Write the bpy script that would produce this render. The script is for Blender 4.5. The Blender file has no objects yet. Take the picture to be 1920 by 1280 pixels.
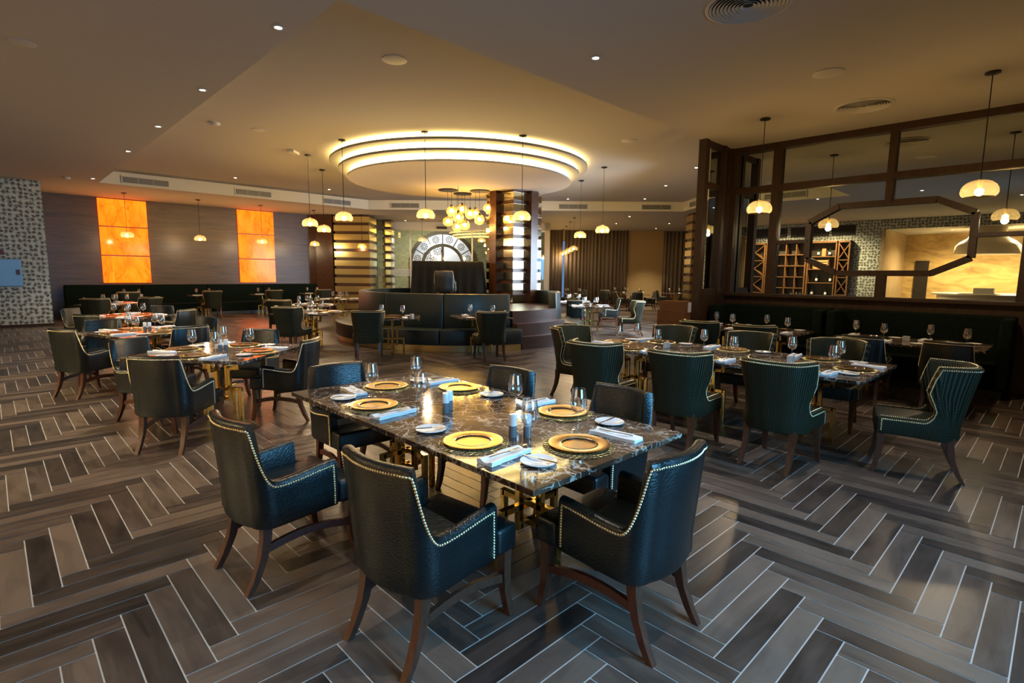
import bpy, bmesh, math, random
from mathutils import Vector, Matrix
random.seed(7)
SC = bpy.context.scene
COL = SC.collection
PI = math.pi

# ---------------------------------------------------------------- camera, world, exposure
CAM_Z = 1.62
M = ((0.7183, -0.6956, 0.0108), (0.6911, 0.7118, -0.1255), (0.0796, 0.0976, 0.992))
Rv, Dv, Uv = [Vector(r).normalized() for r in M]
cam_data = bpy.data.cameras.new('camera'); cam = bpy.data.objects.new('camera', cam_data); COL.objects.link(cam)
rot = Matrix((Rv, Uv, -Dv)).transposed()
cam.matrix_world = Matrix.Translation((0, 0, CAM_Z)) @ rot.to_4x4()
cam_data.sensor_width = 36.0; cam_data.lens = 1007.7 / 1920 * 36.0
cam_data.clip_start = 0.05; cam_data.clip_end = 200
SC.camera = cam
SC.view_settings.view_transform = 'Standard'; SC.view_settings.look = 'None'
SC.view_settings.gamma = 1.0; SC.view_settings.use_curve_mapping = False
SC.view_settings.exposure = 1.82
cy = SC.cycles
cy.use_denoising = True
cy.max_bounces = 8; cy.diffuse_bounces = 3; cy.glossy_bounces = 4; cy.transmission_bounces = 4
cy.transparent_max_bounces = 24
cy.caustics_reflective = False; cy.caustics_refractive = False
cy.sample_clamp_indirect = 4.0; cy.sample_clamp_direct = 0.0
cy.use_light_tree = True
W = bpy.data.worlds.new('world'); SC.world = W; W.use_nodes = True
bgn = W.node_tree.nodes['Background']
bgn.inputs[0].default_value = (0.55, 0.75, 1.0, 1); bgn.inputs[1].default_value = 0.2

def area_light(name, loc, direction, sx, sy, power, col, spread=PI):
    d = bpy.data.lights.new(name, 'AREA'); d.shape = 'RECTANGLE'; d.size = sx; d.size_y = sy
    d.energy = power; d.color = col; d.spread = spread
    o = bpy.data.objects.new(name, d); COL.objects.link(o); o.location = loc
    o.rotation_euler = Vector(direction).to_track_quat('-Z', 'Z').to_euler()
    return o
# daylight through the windows behind the camera and in the east wall
area_light('daylight_south', (2.2, -2.62, 2.1), (0.0, 1, -0.5), 2.4, 2.4, 52, (0.16, 0.56, 1.0), 2.0)
EAST_A = Vector((10.6, 4.83)); EAST_B = Vector((27.9, 14.7)); EDIR = (EAST_B - EAST_A).normalized(); ENRM = Vector((-EDIR.y, EDIR.x))
for nm_, tt in (('daylight_east', 4.0),):
    pE = EAST_A + EDIR * tt - ENRM * 0.03
    area_light(nm_, (pE.x, pE.y, 2.0), (ENRM.x, ENRM.y, -0.45), 4.6, 2.3, 140, (0.62, 0.8, 1.0), 2.3)

# ---------------------------------------------------------------- helpers: tags, meshes
CA, SA = math.cos(0.8001), math.sin(0.8001)
def diag(D, R): return (CA * D + SA * R, SA * D - CA * R)      # depth / side along the 45 degree axis of the room
DIAG = math.atan2(SA, CA)

def tag(o, label=None, cat=None, group=None, kind=None):
    if label: o['label'] = label
    if cat: o['category'] = cat
    if group: o['group'] = group
    if kind: o['kind'] = kind
    return o
def empty(name, loc=(0, 0, 0), rz=0, label=None, cat=None, group=None):
    o = bpy.data.objects.new(name, None); COL.objects.link(o)
    o.location = loc; o.rotation_euler = (0, 0, rz); o.empty_display_size = 0.1
    return tag(o, label, cat, group)
def copy_tree(o, parent=None):
    c = o.copy(); COL.objects.link(c); c.parent = parent
    for ch in list(o.children): copy_tree(ch, c)
    return c
def put(root, loc, rz, label, group=None, cat=None):
    root.location = loc; root.rotation_euler = (0, 0, rz)
    return tag(root, label, cat, group)

class MB:
    def __init__(s): s.v = []; s.f = []; s.m = []
    def add(s, vs, fs, mi=0, mat=None):
        n = len(s.v)
        s.v += [tuple(mat @ Vector(p)) if mat else tuple(p) for p in vs]
        s.f += [tuple(i + n for i in f) for f in fs]; s.m += [mi] * len(fs); return s
    def box(s, x0, x1, y0, y1, z0, z1, mi=0, mat=None):
        vs = [(x, y, z) for z in (z0, z1) for y in (y0, y1) for x in (x0, x1)]
        return s.add(vs, [(0, 2, 3, 1), (4, 5, 7, 6), (0, 1, 5, 4), (2, 6, 7, 3), (0, 4, 6, 2), (1, 3, 7, 5)], mi, mat)
    def bar(s, a, b, w, h=None, mi=0, up=(0, 0, 1)):
        h = h or w; a = Vector(a); b = Vector(b); d = b - a; L = d.length
        if L < 1e-6: return s
        z = d / L; u = Vector(up)
        if abs(z.dot(u)) > 0.98: u = Vector((1, 0, 0))
        x = u.cross(z).normalized(); y = z.cross(x)
        m = Matrix((x, y, z)).transposed().to_4x4(); m.translation = a
        return s.box(-w / 2, w / 2, -h / 2, h / 2, 0, L, mi, m)
    def prism(s, poly, z0, z1, mi=0, mat=None):
        n = len(poly); vs = [(x, y, z0) for x, y in poly] + [(x, y, z1) for x, y in poly]
        fs = [tuple(range(n - 1, -1, -1)), tuple(range(n, 2 * n))] + [(i, (i + 1) % n, n + (i + 1) % n, n + i) for i in range(n)]
        return s.add(vs, fs, mi, mat)
    def lathe(s, prof, n=24, mi=0, mat=None, closed=False):
        vs = []; fs = []; k = len(prof)
        for i in range(n):
            a = 2 * PI * i / n
            for r, z in prof: vs.append((r * math.cos(a), r * math.sin(a), z))
        for i in range(n):
            j = (i + 1) % n
            for q in range(k - 1 if not closed else k):
                p = (q + 1) % k
                fs.append((i * k + q, j * k + q, j * k + p, i * k + p))
        return s.add(vs, fs, mi, mat)
    def tube(s, pts, r, n=8, mi=0, cap=True):
        pts = [Vector(p) for p in pts]; vs = []; fs = []; k = len(pts)
        rr = r if hasattr(r, '__len__') else [r] * k
        for i, p in enumerate(pts):
            t = (pts[min(i + 1, k - 1)] - pts[max(i - 1, 0)]).normalized()
            u = Vector((0, 0, 1)) if abs(t.z) < 0.9 else Vector((1, 0, 0))
            x = u.cross(t).normalized(); y = t.cross(x)
            for q in range(n):
                a = 2 * PI * q / n; vs.append(p + rr[i] * (math.cos(a) * x + math.sin(a) * y))
        for i in range(k - 1):
            for q in range(n):
                w = (q + 1) % n; fs.append((i * n + q, i * n + w, (i + 1) * n + w, (i + 1) * n + q))
        if cap: fs += [tuple(range(n - 1, -1, -1)), tuple(range((k - 1) * n, k * n))]
        return s.add(vs, fs, mi)
    def sphere(s, c, r, n=12, k=7, mi=0, sq=1.0):
        prof = [(max(1e-5, r * math.sin(PI * i / k)), -r * sq * math.cos(PI * i / k)) for i in range(k + 1)]
        return s.lathe(prof, n, mi, Matrix.Translation(c))
    def mesh(s, name, mats, smooth=None, bevel=None):
        me = bpy.data.meshes.new(name); me.from_pydata(s.v, [], s.f)
        for m in (mats if isinstance(mats, (list, tuple)) else [mats]): me.materials.append(m)
        me.polygons.foreach_set('material_index', s.m)
        bm = bmesh.new(); bm.from_mesh(me)
        if smooth or bevel: bmesh.ops.remove_doubles(bm, verts=bm.verts, dist=1e-5)
        bmesh.ops.recalc_face_normals(bm, faces=bm.faces)
        if bevel:
            es = [e for e in bm.edges if len(e.link_faces) == 2 and e.calc_face_angle(0) > 0.6]
            bmesh.ops.bevel(bm, geom=es, offset=bevel[0], segments=bevel[1], profile=0.5, affect='EDGES', clamp_overlap=True)
        bm.to_mesh(me); bm.free()
        if smooth:
            me.polygons.foreach_set('use_smooth', [True] * len(me.polygons))
            me.set_sharp_from_angle(angle=smooth)
        me.update(); return me
    def build(s, name, mats, parent=None, smooth=None, bevel=None, loc=None, rz=None):
        o = bpy.data.objects.new(name, s.mesh(name, mats, smooth, bevel)); COL.objects.link(o)
        if parent: o.parent = parent
        if loc: o.location = loc
        if rz is not None: o.rotation_euler = (0, 0, rz)
        return o
def struct(name, mb, mats, smooth=None, bevel=None):
    return tag(mb.build(name, mats, None, smooth, bevel), kind='structure')

# ---------------------------------------------------------------- materials
def mat(name, col=(0.5, 0.5, 0.5), rough=0.5, metal=0.0, emit=None, es=1.0, spec=0.5, coat=0.0):
    m = bpy.data.materials.new(name); m.use_nodes = True
    b = m.node_tree.nodes['Principled BSDF']
    b.inputs['Base Color'].default_value = (*col, 1); b.inputs['Roughness'].default_value = rough
    b.inputs['Metallic'].default_value = metal; b.inputs['Specular IOR Level'].default_value = spec
    b.inputs['Coat Weight'].default_value = coat
    if emit: b.inputs['Emission Color'].default_value = (*emit, 1); b.inputs['Emission Strength'].default_value = es
    return m
def nt(m): return m.node_tree.nodes, m.node_tree.links, m.node_tree.nodes['Principled BSDF']
def N(nodes, typ, **kw):
    n = nodes.new('ShaderNode' + typ)
    for k, v in kw.items():
        if k.startswith('_'): setattr(n, k[1:], v)
        else: n.inputs[k.replace('__', ' ')].default_value = v
    return n
def ramp(nodes, stops):
    r = nodes.new('ShaderNodeValToRGB'); e = r.color_ramp.elements
    e[0].position = stops[0][0]; e[0].color = (*stops[0][1], 1)
    e[1].position = stops[-1][0]; e[1].color = (*stops[-1][1], 1)
    for p, c in stops[1:-1]: x = e.new(p); x.color = (*c, 1)
    return r
def coords(nodes, links, scale=(1, 1, 1), kind='Object', rz=0.0):
    t = nodes.new('ShaderNodeTexCoord'); mp = nodes.new('ShaderNodeMapping')
    mp.inputs['Scale'].default_value = scale; mp.inputs['Rotation'].default_value = (0, 0, rz)
    links.new(t.outputs[kind], mp.inputs['Vector']); return mp
def bump(nodes, links, b, src, strength=0.3, dist=0.01):
    bp = nodes.new('ShaderNodeBump'); bp.inputs['Strength'].default_value = strength; bp.inputs['Distance'].default_value = dist
    links.new(src, bp.inputs['Height']); links.new(bp.outputs[0], b.inputs['Normal'])

def leather(name, col, rough=0.3, croc=True):
    m = mat(name, col, rough, spec=0.6); n, l, b = nt(m)
    mp = coords(n, l, (34, 34, 70)); v = N(n, 'TexVoronoi', _feature='DISTANCE_TO_EDGE', Scale=1.0)
    l.new(mp.outputs[0], v.inputs['Vector'])
    r = ramp(n, [(0.0, (0, 0, 0)), (0.16, (1, 1, 1))]); l.new(v.outputs[0], r.inputs[0])
    bump(n, l, b, r.outputs[0], 0.26 if croc else 0.1, 0.0025)
    nz = N(n, 'TexNoise', Scale=3.0); mr = n.new('ShaderNodeMapRange'); mr.inputs[3].default_value = rough - 0.07; mr.inputs[4].default_value = rough + 0.14
    l.new(nz.outputs[0], mr.inputs[0]); l.new(mr.outputs[0], b.inputs['Roughness'])
    return m
def wood(name, c1, c2, scale=(1, 1, 1), rough=0.45, ring=6.0, kind='Object', spec=0.5):
    m = mat(name, c1, rough, spec=spec); n, l, b = nt(m)
    mp = coords(n, l, scale, kind); nz = N(n, 'TexNoise', Scale=ring, Detail=8.0, Roughness=0.62, Distortion=0.6)
    l.new(mp.outputs[0], nz.inputs['Vector']); r = ramp(n, [(0.28, c1), (0.72, c2)])
    l.new(nz.outputs[0], r.inputs[0]); l.new(r.outputs[0], b.inputs['Base Color'])
    return m
def thin_glass(name, tint=(0.93, 0.95, 0.95), lo=0.04, gl=(1, 1, 1), power=0.5, scatter=0.0):
    m = bpy.data.materials.new(name); m.use_nodes = True; n = m.node_tree.nodes; l = m.node_tree.links
    n.remove(n['Principled BSDF']); out = n['Material Output']
    tr = N(n, 'BsdfTransparent', Color=(*tint, 1)); g = N(n, 'BsdfGlossy', Color=(*gl, 1), Roughness=0.03)
    lw = N(n, 'LayerWeight', Blend=power); mr = n.new('ShaderNodeMapRange'); mr.inputs[3].default_value = lo; mr.inputs[4].default_value = 0.75
    pw = n.new('ShaderNodeMath'); pw.operation = 'POWER'; pw.inputs[1].default_value = 2.6
    l.new(lw.outputs['Facing'], pw.inputs[0]); l.new(pw.outputs[0], mr.inputs[0])
    mx = n.new('ShaderNodeMixShader'); l.new(mr.outputs[0], mx.inputs[0]); l.new(tr.outputs[0], mx.inputs[1]); l.new(g.outputs[0], mx.inputs[2])
    if scatter:
        tl = N(n, 'BsdfTranslucent', Color=(*tint, 1)); mx2 = n.new('ShaderNodeMixShader'); mx2.inputs[0].default_value = scatter
        l.new(mx.outputs[0], mx2.inputs[1]); l.new(tl.outputs[0], mx2.inputs[2]); mx = mx2
    l.new(mx.outputs[0], out.inputs['Surface']); return m

LEA = leather('green_black_leather', (0.0035, 0.0075, 0.008), 0.32)
LEA_PLAIN = leather('smooth_dark_leather', (0.004, 0.0085, 0.006), 0.5, False)
SOFA = leather('sofa_leather', (0.008, 0.017, 0.0155), 0.38, False)
WLEG = wood('chair_leg_wood', (0.055, 0.017, 0.009), (0.12, 0.042, 0.022), (8, 8, 2), 0.35)
NAIL = mat('brass_nails', (0.95, 0.80, 0.50), 0.3, 1.0)
GOLD = mat('polished_gold', (0.72, 0.50, 0.16), 0.16, 1.0)
GOLD_PL = mat('brass_plinth', (0.62, 0.48, 0.24), 0.3, 1.0)
CHARGER = mat('charger_gold', (0.72, 0.45, 0.17), 0.27, 1.0)
CHARGER_RIM = mat('charger_silver_ring', (0.35, 0.35, 0.37), 0.12, 1.0)
CHINA = mat('white_china', (0.88, 0.88, 0.9), 0.12)
LINEN = mat('white_linen', (0.9, 0.9, 0.92), 0.85)
STEEL = mat('cutlery_steel', (0.55, 0.53, 0.5), 0.2, 1.0)
SHAKER_G = mat('shaker_grey', (0.16, 0.17, 0.18), 0.35)
GLASS = thin_glass('wine_glass_clear', (0.985, 0.99, 0.99), 0.13, power=0.66)
AMBER = thin_glass('amber_lamp_glass', (1.0, 0.80, 0.42), 0.12, (1.0, 0.85, 0.55), scatter=0.05)
BULB = mat('lamp_filament', (1, 0.8, 0.5), 0.5, 0, (1.0, 0.66, 0.26), 14)
BULB_SM = mat('downlight_lens', (1, 0.9, 0.8), 0.5, 0, (1.0, 0.86, 0.72), 9)
BLACK = mat('black_metal', (0.012, 0.011, 0.010), 0.4)
PLASTIC_W = mat('white_plastic', (0.55, 0.53, 0.5), 0.5)
PAINT = mat('white_paint', (0.62, 0.58, 0.51), 0.8)
GRILLE = mat('vent_grille', (0.33, 0.32, 0.31), 0.5, 0.3)
DARKV = mat('vent_shadow', (0.03, 0.03, 0.03), 0.9)
DWOOD = wood('partition_wood', (0.022, 0.011, 0.006), (0.05, 0.025, 0.012), (3, 3, 0.6), 0.5, 6.0, 'Object', 0.3)
DWOOD_S = wood('polished_brown_wood', (0.030, 0.012, 0.005), (0.075, 0.028, 0.011), (1.5, 1.5, 9), 0.25)
MIRROR = mat('tinted_mirror', (0.50, 0.53, 0.50), 0.0, 1.0)
BRONZE_MIR = mat('bronze_mirror', (0.80, 0.70, 0.44), 0.10, 1.0)
GOLD_SATIN = mat('gold_satin_band', (0.85, 0.68, 0.30), 0.28, 1.0)
SLATW = wood('slat_wood', (0.04, 0.016, 0.006), (0.09, 0.036, 0.014), (1, 1, 8), 0.4)
CLOTHB = mat('black_drape_cloth', (0.004, 0.0045, 0.004), 0.75, spec=0.25)
DARKG = mat('booth_green_velvet', (0.003, 0.011, 0.006), 0.9, spec=0.15)

m = DARKG; n, l, b = nt(m); mp = coords(n, l, (60, 60, 60)); nz = N(n, 'TexNoise', Scale=1.0, Detail=3.0); l.new(mp.outputs[0], nz.inputs['Vector'])
r = ramp(n, [(0.35, (0.001, 0.0035, 0.002)), (0.7, (0.003, 0.010, 0.005))]); l.new(nz.outputs[0], r.inputs[0]); l.new(r.outputs[0], b.inputs['Base Color'])

# woven green fabric with fine gold dots
FAB = mat('green_dotted_fabric', (0.004, 0.014, 0.008), 0.7, spec=0.2); n, l, b = nt(FAB)
tc = n.new('ShaderNodeTexCoord'); mp = n.new('ShaderNodeMapping'); mp.inputs['Scale'].default_value = (1, 1, 1); l.new(tc.outputs['UV'], mp.inputs[0])
ck = N(n, 'TexVoronoi', Scale=85.0, Randomness=0.0); l.new(mp.outputs[0], ck.inputs['Vector'])
r = ramp(n, [(0.14, (0.13, 0.115, 0.05)), (0.30, (0.0018, 0.0055, 0.0035))]); l.new(ck.outputs['Distance'], r.inputs[0]); l.new(r.outputs[0], b.inputs['Base Color'])
bump(n, l, b, ck.outputs['Distance'], 0.4, 0.002)

# brown marble with pale veins
MARB = mat('brown_marble', (0.05, 0.03, 0.02), 0.07, spec=0.6); n, l, b = nt(MARB)
mp = coords(n, l, (1, 1, 1)); d1 = N(n, 'TexNoise', Scale=2.2, Detail=6.0, Roughness=0.6); l.new(mp.outputs[0], d1.inputs['Vector'])
mx = n.new('ShaderNodeMixRGB'); mx.blend_type = 'LINEAR_LIGHT'; mx.inputs[0].default_value = 0.16; l.new(mp.outputs[0], mx.inputs[1]); l.new(d1.outputs['Color'], mx.inputs[2])
v1 = N(n, 'TexVoronoi', _feature='DISTANCE_TO_EDGE', Scale=5.5); l.new(mx.outputs[0], v1.inputs['Vector'])
v2 = N(n, 'TexVoronoi', _feature='DISTANCE_TO_EDGE', Scale=13.0); l.new(mx.outputs[0], v2.inputs['Vector'])
r0 = ramp(n, [(0.32, (0.014, 0.009, 0.007)), (0.5, (0.055, 0.034, 0.022)), (0.68, (0.15, 0.092, 0.055))]); l.new(d1.outputs[0], r0.inputs[0])
r1 = ramp(n, [(0.0, (1, 1, 1)), (0.035, (0, 0, 0))]); l.new(v1.outputs[0], r1.inputs[0])
r2 = ramp(n, [(0.0, (0.8, 0.8, 0.8)), (0.045, (0, 0, 0))]); l.new(v2.outputs[0], r2.inputs[0])
ad = n.new('ShaderNodeMath'); ad.operation = 'MAXIMUM'; l.new(r1.outputs[0], ad.inputs[0]); l.new(r2.outputs[0], ad.inputs[1])
nm_ = N(n, 'TexNoise', Scale=4.0, Detail=2.0); l.new(mp.outputs[0], nm_.inputs['Vector'])
rm = ramp(n, [(0.36, (0.05, 0.05, 0.05)), (0.52, (1, 1, 1))]); l.new(nm_.outputs[0], rm.inputs[0])
mu = n.new('ShaderNodeMath'); mu.operation = 'MULTIPLY'; l.new(ad.outputs[0], mu.inputs[0]); l.new(rm.outputs[0], mu.inputs[1])
m2 = n.new('ShaderNodeMixRGB'); m2.inputs[2].default_value = (0.62, 0.54, 0.46, 1); l.new(mu.outputs[0], m2.inputs[0]); l.new(r0.outputs[0], m2.inputs[1])
l.new(m2.outputs[0], b.inputs['Base Color'])

# wood-look floor tile, one random tone per plank
TILE = mat('wood_look_tile', (0.1, 0.07, 0.05), 0.32, spec=0.5); n, l, b = nt(TILE)
at_ = n.new('ShaderNodeAttribute'); at_.attribute_name = 'tone'; uv = n.new('ShaderNodeUVMap'); uv.uv_map = 'UVMap'
mp = n.new('ShaderNodeMapping'); mp.inputs['Scale'].default_value = (2.0, 13, 1); l.new(uv.outputs[0], mp.inputs[0])
nz = N(n, 'TexNoise', Scale=1.0, Detail=7.0, Roughness=0.65, Distortion=1.2); l.new(mp.outputs[0], nz.inputs['Vector'])
mp2 = n.new('ShaderNodeMapping'); mp2.inputs['Scale'].default_value = (2.5, 5, 1); l.new(uv.outputs[0], mp2.inputs[0])
n2 = N(n, 'TexNoise', Scale=1.0, Detail=3.0); l.new(mp2.outputs[0], n2.inputs['Vector'])
s1 = n.new('ShaderNodeMath'); s1.operation = 'MULTIPLY_ADD'; s1.inputs[1].default_value = 0.85; l.new(nz.outputs[0], s1.inputs[0]); l.new(at_.outputs['Fac'], s1.inputs[2])
s2 = n.new('ShaderNodeMath'); s2.operation = 'MULTIPLY_ADD'; s2.inputs[1].default_value = 0.75; l.new(n2.outputs[0], s2.inputs[0]); l.new(s1.outputs[0], s2.inputs[2])
r = ramp(n, [(0.2, (0.015, 0.0125, 0.012)), (0.5, (0.060, 0.044, 0.037)), (0.85, (0.150, 0.110, 0.086))])
mr = n.new('ShaderNodeMapRange'); mr.inputs[1].default_value = 0.42; mr.inputs[2].default_value = 1.72; l.new(s2.outputs[0], mr.inputs[0]); l.new(mr.outputs[0], r.inputs[0])
l.new(r.outputs[0], b.inputs['Base Color'])
rr_ = n.new('ShaderNodeMapRange'); rr_.inputs[3].default_value = 0.24; rr_.inputs[4].default_value = 0.44; l.new(n2.outputs[0], rr_.inputs[0]); l.new(rr_.outputs[0], b.inputs['Roughness'])
bump(n, l, b, nz.outputs[0], 0.12, 0.003)
GROUT = mat('pale_grout', (0.70, 0.68, 0.66), 0.7)

# silver-grey wall covering with rows of small dark brushed marks
PAT = mat('patterned_wallcovering', (0.45, 0.5, 0.47), 0.45); n, l, b = nt(PAT)
tc = n.new('ShaderNodeTexCoord'); sx = n.new('ShaderNodeSeparateXYZ'); l.new(tc.outputs['Object'], sx.inputs[0])
sm = n.new('ShaderNodeMath'); sm.operation = 'ADD'; l.new(sx.outputs[0], sm.inputs[0]); l.new(sx.outputs[1], sm.inputs[1])
cx = n.new('ShaderNodeCombineXYZ'); l.new(sm.outputs[0], cx.inputs[0]); l.new(sx.outputs[2], cx.inputs[1])
vo = N(n, 'TexVoronoi', Scale=8.6, Randomness=0.45, _voronoi_dimensions='2D'); l.new(cx.outputs[0], vo.inputs['Vector'])
nz = N(n, 'TexNoise', Scale=21.0, Detail=5.0, Roughness=0.75); l.new(cx.outputs[0], nz.inputs['Vector'])
s1 = n.new('ShaderNodeMath'); s1.operation = 'MULTIPLY_ADD'; s1.inputs[1].default_value = -1.9; l.new(nz.outputs[0], s1.inputs[0]); l.new(vo.outputs['Distance'], s1.inputs[2])
r = ramp(n, [(0.06, (0.07, 0.055, 0.05)), (0.12, (0.30, 0.32, 0.29)), (0.3, (0.50, 0.54, 0.50))])
mr = n.new('ShaderNodeMapRange'); mr.inputs[1].default_value = -0.82; mr.inputs[2].default_value = 0.9; l.new(s1.outputs[0], mr.inputs[0]); l.new(mr.outputs[0], r.inputs[0]); l.new(r.outputs[0], b.inputs['Base Color'])

NWOOD = wood('grey_brown_veneer', (0.045, 0.023, 0.011), (0.115, 0.064, 0.033), (0.45, 0.45, 5.0), 0.35, 2.2)
CURT = mat('taupe_curtain', (0.21, 0.165, 0.125), 0.9)
BEIGE = mat('warm_beige_wall', (0.46, 0.32, 0.15), 0.7)
BROWNW = mat('brown_wall', (0.10, 0.07, 0.045), 0.8)
CREAM = mat('cream_ceiling', (0.50, 0.47, 0.435), 0.85)
STONE = mat('honey_stone', (0.40, 0.26, 0.10), 0.3); n, l, b = nt(STONE)
mp = coords(n, l, (0.5, 0.5, 1.4)); nz = N(n, 'TexNoise', Scale=1.3, Detail=8.0, Roughness=0.6, Distortion=1.5); l.new(mp.outputs[0], nz.inputs['Vector'])
r = ramp(n, [(0.3, (0.22, 0.13, 0.045)), (0.55, (0.44, 0.29, 0.11)), (0.8, (0.55, 0.40, 0.19))]); l.new(nz.outputs[0], r.inputs[0]); l.new(r.outputs[0], b.inputs['Base Color'])
TEXG = mat('grey_green_textured_wall', (0.22, 0.24, 0.17), 0.8); n, l, b = nt(TEXG)
mp = coords(n, l, (3, 3, 22)); nz = N(n, 'TexNoise', Scale=1.6, Detail=6.0); l.new(mp.outputs[0], nz.inputs['Vector'])
r = ramp(n, [(0.35, (0.20, 0.20, 0.13)), (0.65, (0.40, 0.40, 0.27))]); l.new(nz.outputs[0], r.inputs[0]); l.new(r.outputs[0], b.inputs['Base Color'])

# backlit onyx
ONYX = mat('backlit_onyx', (0.3, 0.10, 0.015), 0.12, spec=0.12); n, l, b = nt(ONYX)
mp = coords(n, l, (2.4, 2.4, 0.9)); nz = N(n, 'TexNoise', Scale=1.6, Detail=6.0, Roughness=0.6, Distortion=0.8); l.new(mp.outputs[0], nz.inputs['Vector'])
r = ramp(n, [(0.3, (0.75, 0.062, 0.001)), (0.5, (1.0, 0.105, 0.002)), (0.7, (1.0, 0.150, 0.006))]); l.new(nz.outputs[0], r.inputs[0])
vv = N(n, 'TexVoronoi', _feature='DISTANCE_TO_EDGE', Scale=0.9); dn = N(n, 'TexNoise', Scale=3.0, Detail=5.0); l.new(mp.outputs[0], dn.inputs['Vector'])
mx = n.new('ShaderNodeMixRGB'); mx.blend_type = 'LINEAR_LIGHT'; mx.inputs[0].default_value = 0.35; l.new(mp.outputs[0], mx.inputs[1]); l.new(dn.outputs['Color'], mx.inputs[2]); l.new(mx.outputs[0], vv.inputs['Vector'])
rv = ramp(n, [(0.0, (0.45, 0.32, 0.2)), (0.025, (1, 1, 1))]); l.new(vv.outputs[0], rv.inputs[0])
mm = n.new('ShaderNodeMixRGB'); mm.blend_type = 'MULTIPLY'; mm.inputs[0].default_value = 1; l.new(r.outputs[0], mm.inputs[1]); l.new(rv.outputs[0], mm.inputs[2])
l.new(mm.outputs[0], b.inputs['Emission Color']); b.inputs['Emission Strength'].default_value = 0.80
COVE = mat('cove_light_diffuser', (0.9, 0.85, 0.7), 0.6, 0, (1.0, 0.72, 0.25), 4.2)

# ---------------------------------------------------------------- floor
TW = 0.118947; OX, OY, LL = -0.743, 26.9766, 6.4606
def in_room(x, y):
    return -11 < x < 33 and -6.2 < y < 30 and x * CA + y * SA < 33.5
def make_floor():
    vs, fs, uvs, tone, mi = [], [], [], [], []
    g = 0.026
    def quad(x0, y0, x1, y1, vertical):
        n0 = len(vs)
        vs.extend([(x0, y0, 0), (x1, y0, 0), (x1, y1, 0), (x0, y1, 0)]); fs.append((n0, n0 + 1, n0 + 2, n0 + 3))
        u, v = random.uniform(0, 90), random.uniform(0, 90); L_ = LL * TW; w_ = TW
        uvs.extend([(u, v), (u, v + w_), (u + L_, v + w_), (u + L_, v)] if vertical else [(u, v), (u + L_, v), (u + L_, v + w_), (u, v + w_)])
        t = random.random(); tone.append(min(1, max(0, 0.0 + 0.72 * t))); mi.append(0)
    for s in range(-170, 330):
        for j in range(-60, 60):
            kx = s + j * LL; ky = s - j * LL
            X = (kx + OX) * TW; Y = (ky + OY) * TW
            if in_room(X, Y):
                quad(X + g * TW, Y + g * TW, X + (LL - g) * TW, Y + (1 - g) * TW, False)
                quad(X - (1 - g) * TW, Y + g * TW, X - g * TW, Y + (LL - g) * TW, True)
    n0 = len(vs)
    vs.extend([(-12, -7, -0.003), (34, -7, -0.003), (34, 32, -0.003), (-12, 32, -0.003)]); fs.append((n0, n0 + 1, n0 + 2, n0 + 3)); uvs.extend([(0, 0)] * 4); tone.append(0.5); mi.append(1)
    me = bpy.data.meshes.new('floor'); me.from_pydata(vs, [], fs)
    ul = me.uv_layers.new(name='UVMap'); ul.data.foreach_set('uv', [c for p in uvs for c in p])
    a = me.attributes.new('tone', 'FLOAT', 'FACE'); a.data.foreach_set('value', tone)
    me.materials.append(TILE); me.materials.append(GROUT); me.polygons.foreach_set('material_index', mi)
    o = bpy.data.objects.new('floor', me); COL.objects.link(o); tag(o, kind='structure')
make_floor()

# ---------------------------------------------------------------- ceiling with raised tray
LO, HI = 4.0, 4.35
TRAY = [(2.42, 4.74), (14.2, 4.74), (18.99, 10.39), (10.7, 19.02), (2.42, 19.02)]
def make_ceiling():
    bm = bmesh.new()
    outer = [(-11.5, -6.6), (33.5, -6.6), (33.5, 31), (-11.5, 31)]
    def loop(pts, z):
        vv = [bm.verts.new((x, y, z)) for x, y in pts]; return vv, [bm.edges.new((vv[i], vv[(i + 1) % len(vv)])) for i in range(len(vv))]
    vo_, eo = loop(outer, LO); vi, ei = loop(TRAY, LO)
    bmesh.ops.triangle_fill(bm, use_beauty=True, edges=eo + ei)
    vt = [bm.verts.new((x, y, HI)) for x, y in TRAY]
    for i in range(len(TRAY)):
        j = (i + 1) % len(TRAY); f = bm.faces.new((vi[i], vi[j], vt[j], vt[i])); f.material_index = 1
    bm.faces.new(vt)
    bmesh.ops.recalc_face_normals(bm, faces=bm.faces)
    me = bpy.data.meshes.new('ceiling'); bm.to_mesh(me); bm.free(); me.materials.append(CREAM); me.materials.append(PAINT)
    o = bpy.data.objects.new('ceiling', me); COL.objects.link(o); tag(o, kind='structure')
make_ceiling()

# ---------------------------------------------------------------- walls
def slab(p, q, z0, z1, t=0.1, mi=0, mb=None):
    """vertical wall slab from p to q, thickness t to the left of p->q"""
    mb = mb or MB(); p = Vector(p); q = Vector(q); d = (q - p).normalized(); nn = Vector((-d.y, d.x)) * t
    return mb.prism([tuple(p), tuple(q), tuple(q + nn), tuple(p + nn)], z0, z1, mi)
# north wall: horizontal veneer
struct('wall_north', slab((1.2, 22.75), (9.95, 22.75), 0, LO), NWOOD)
# wallcovering at the far left
mb = MB(); mb.box(-6.0, 1.25, 20.04, 20.2, 0.08, LO); mb.box(1.1, 1.25, 20.2, 22.75, 0.08, LO)
struct('wall_patterned', mb, PAT)
mb = MB(); mb.box(-6.0, 1.25, 20.01, 20.04, 0, 0.08); mb.box(1.23, 1.26, 20.04, 22.75, 0, 0.08); struct('baseboard_patterned', mb, DWOOD)
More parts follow.
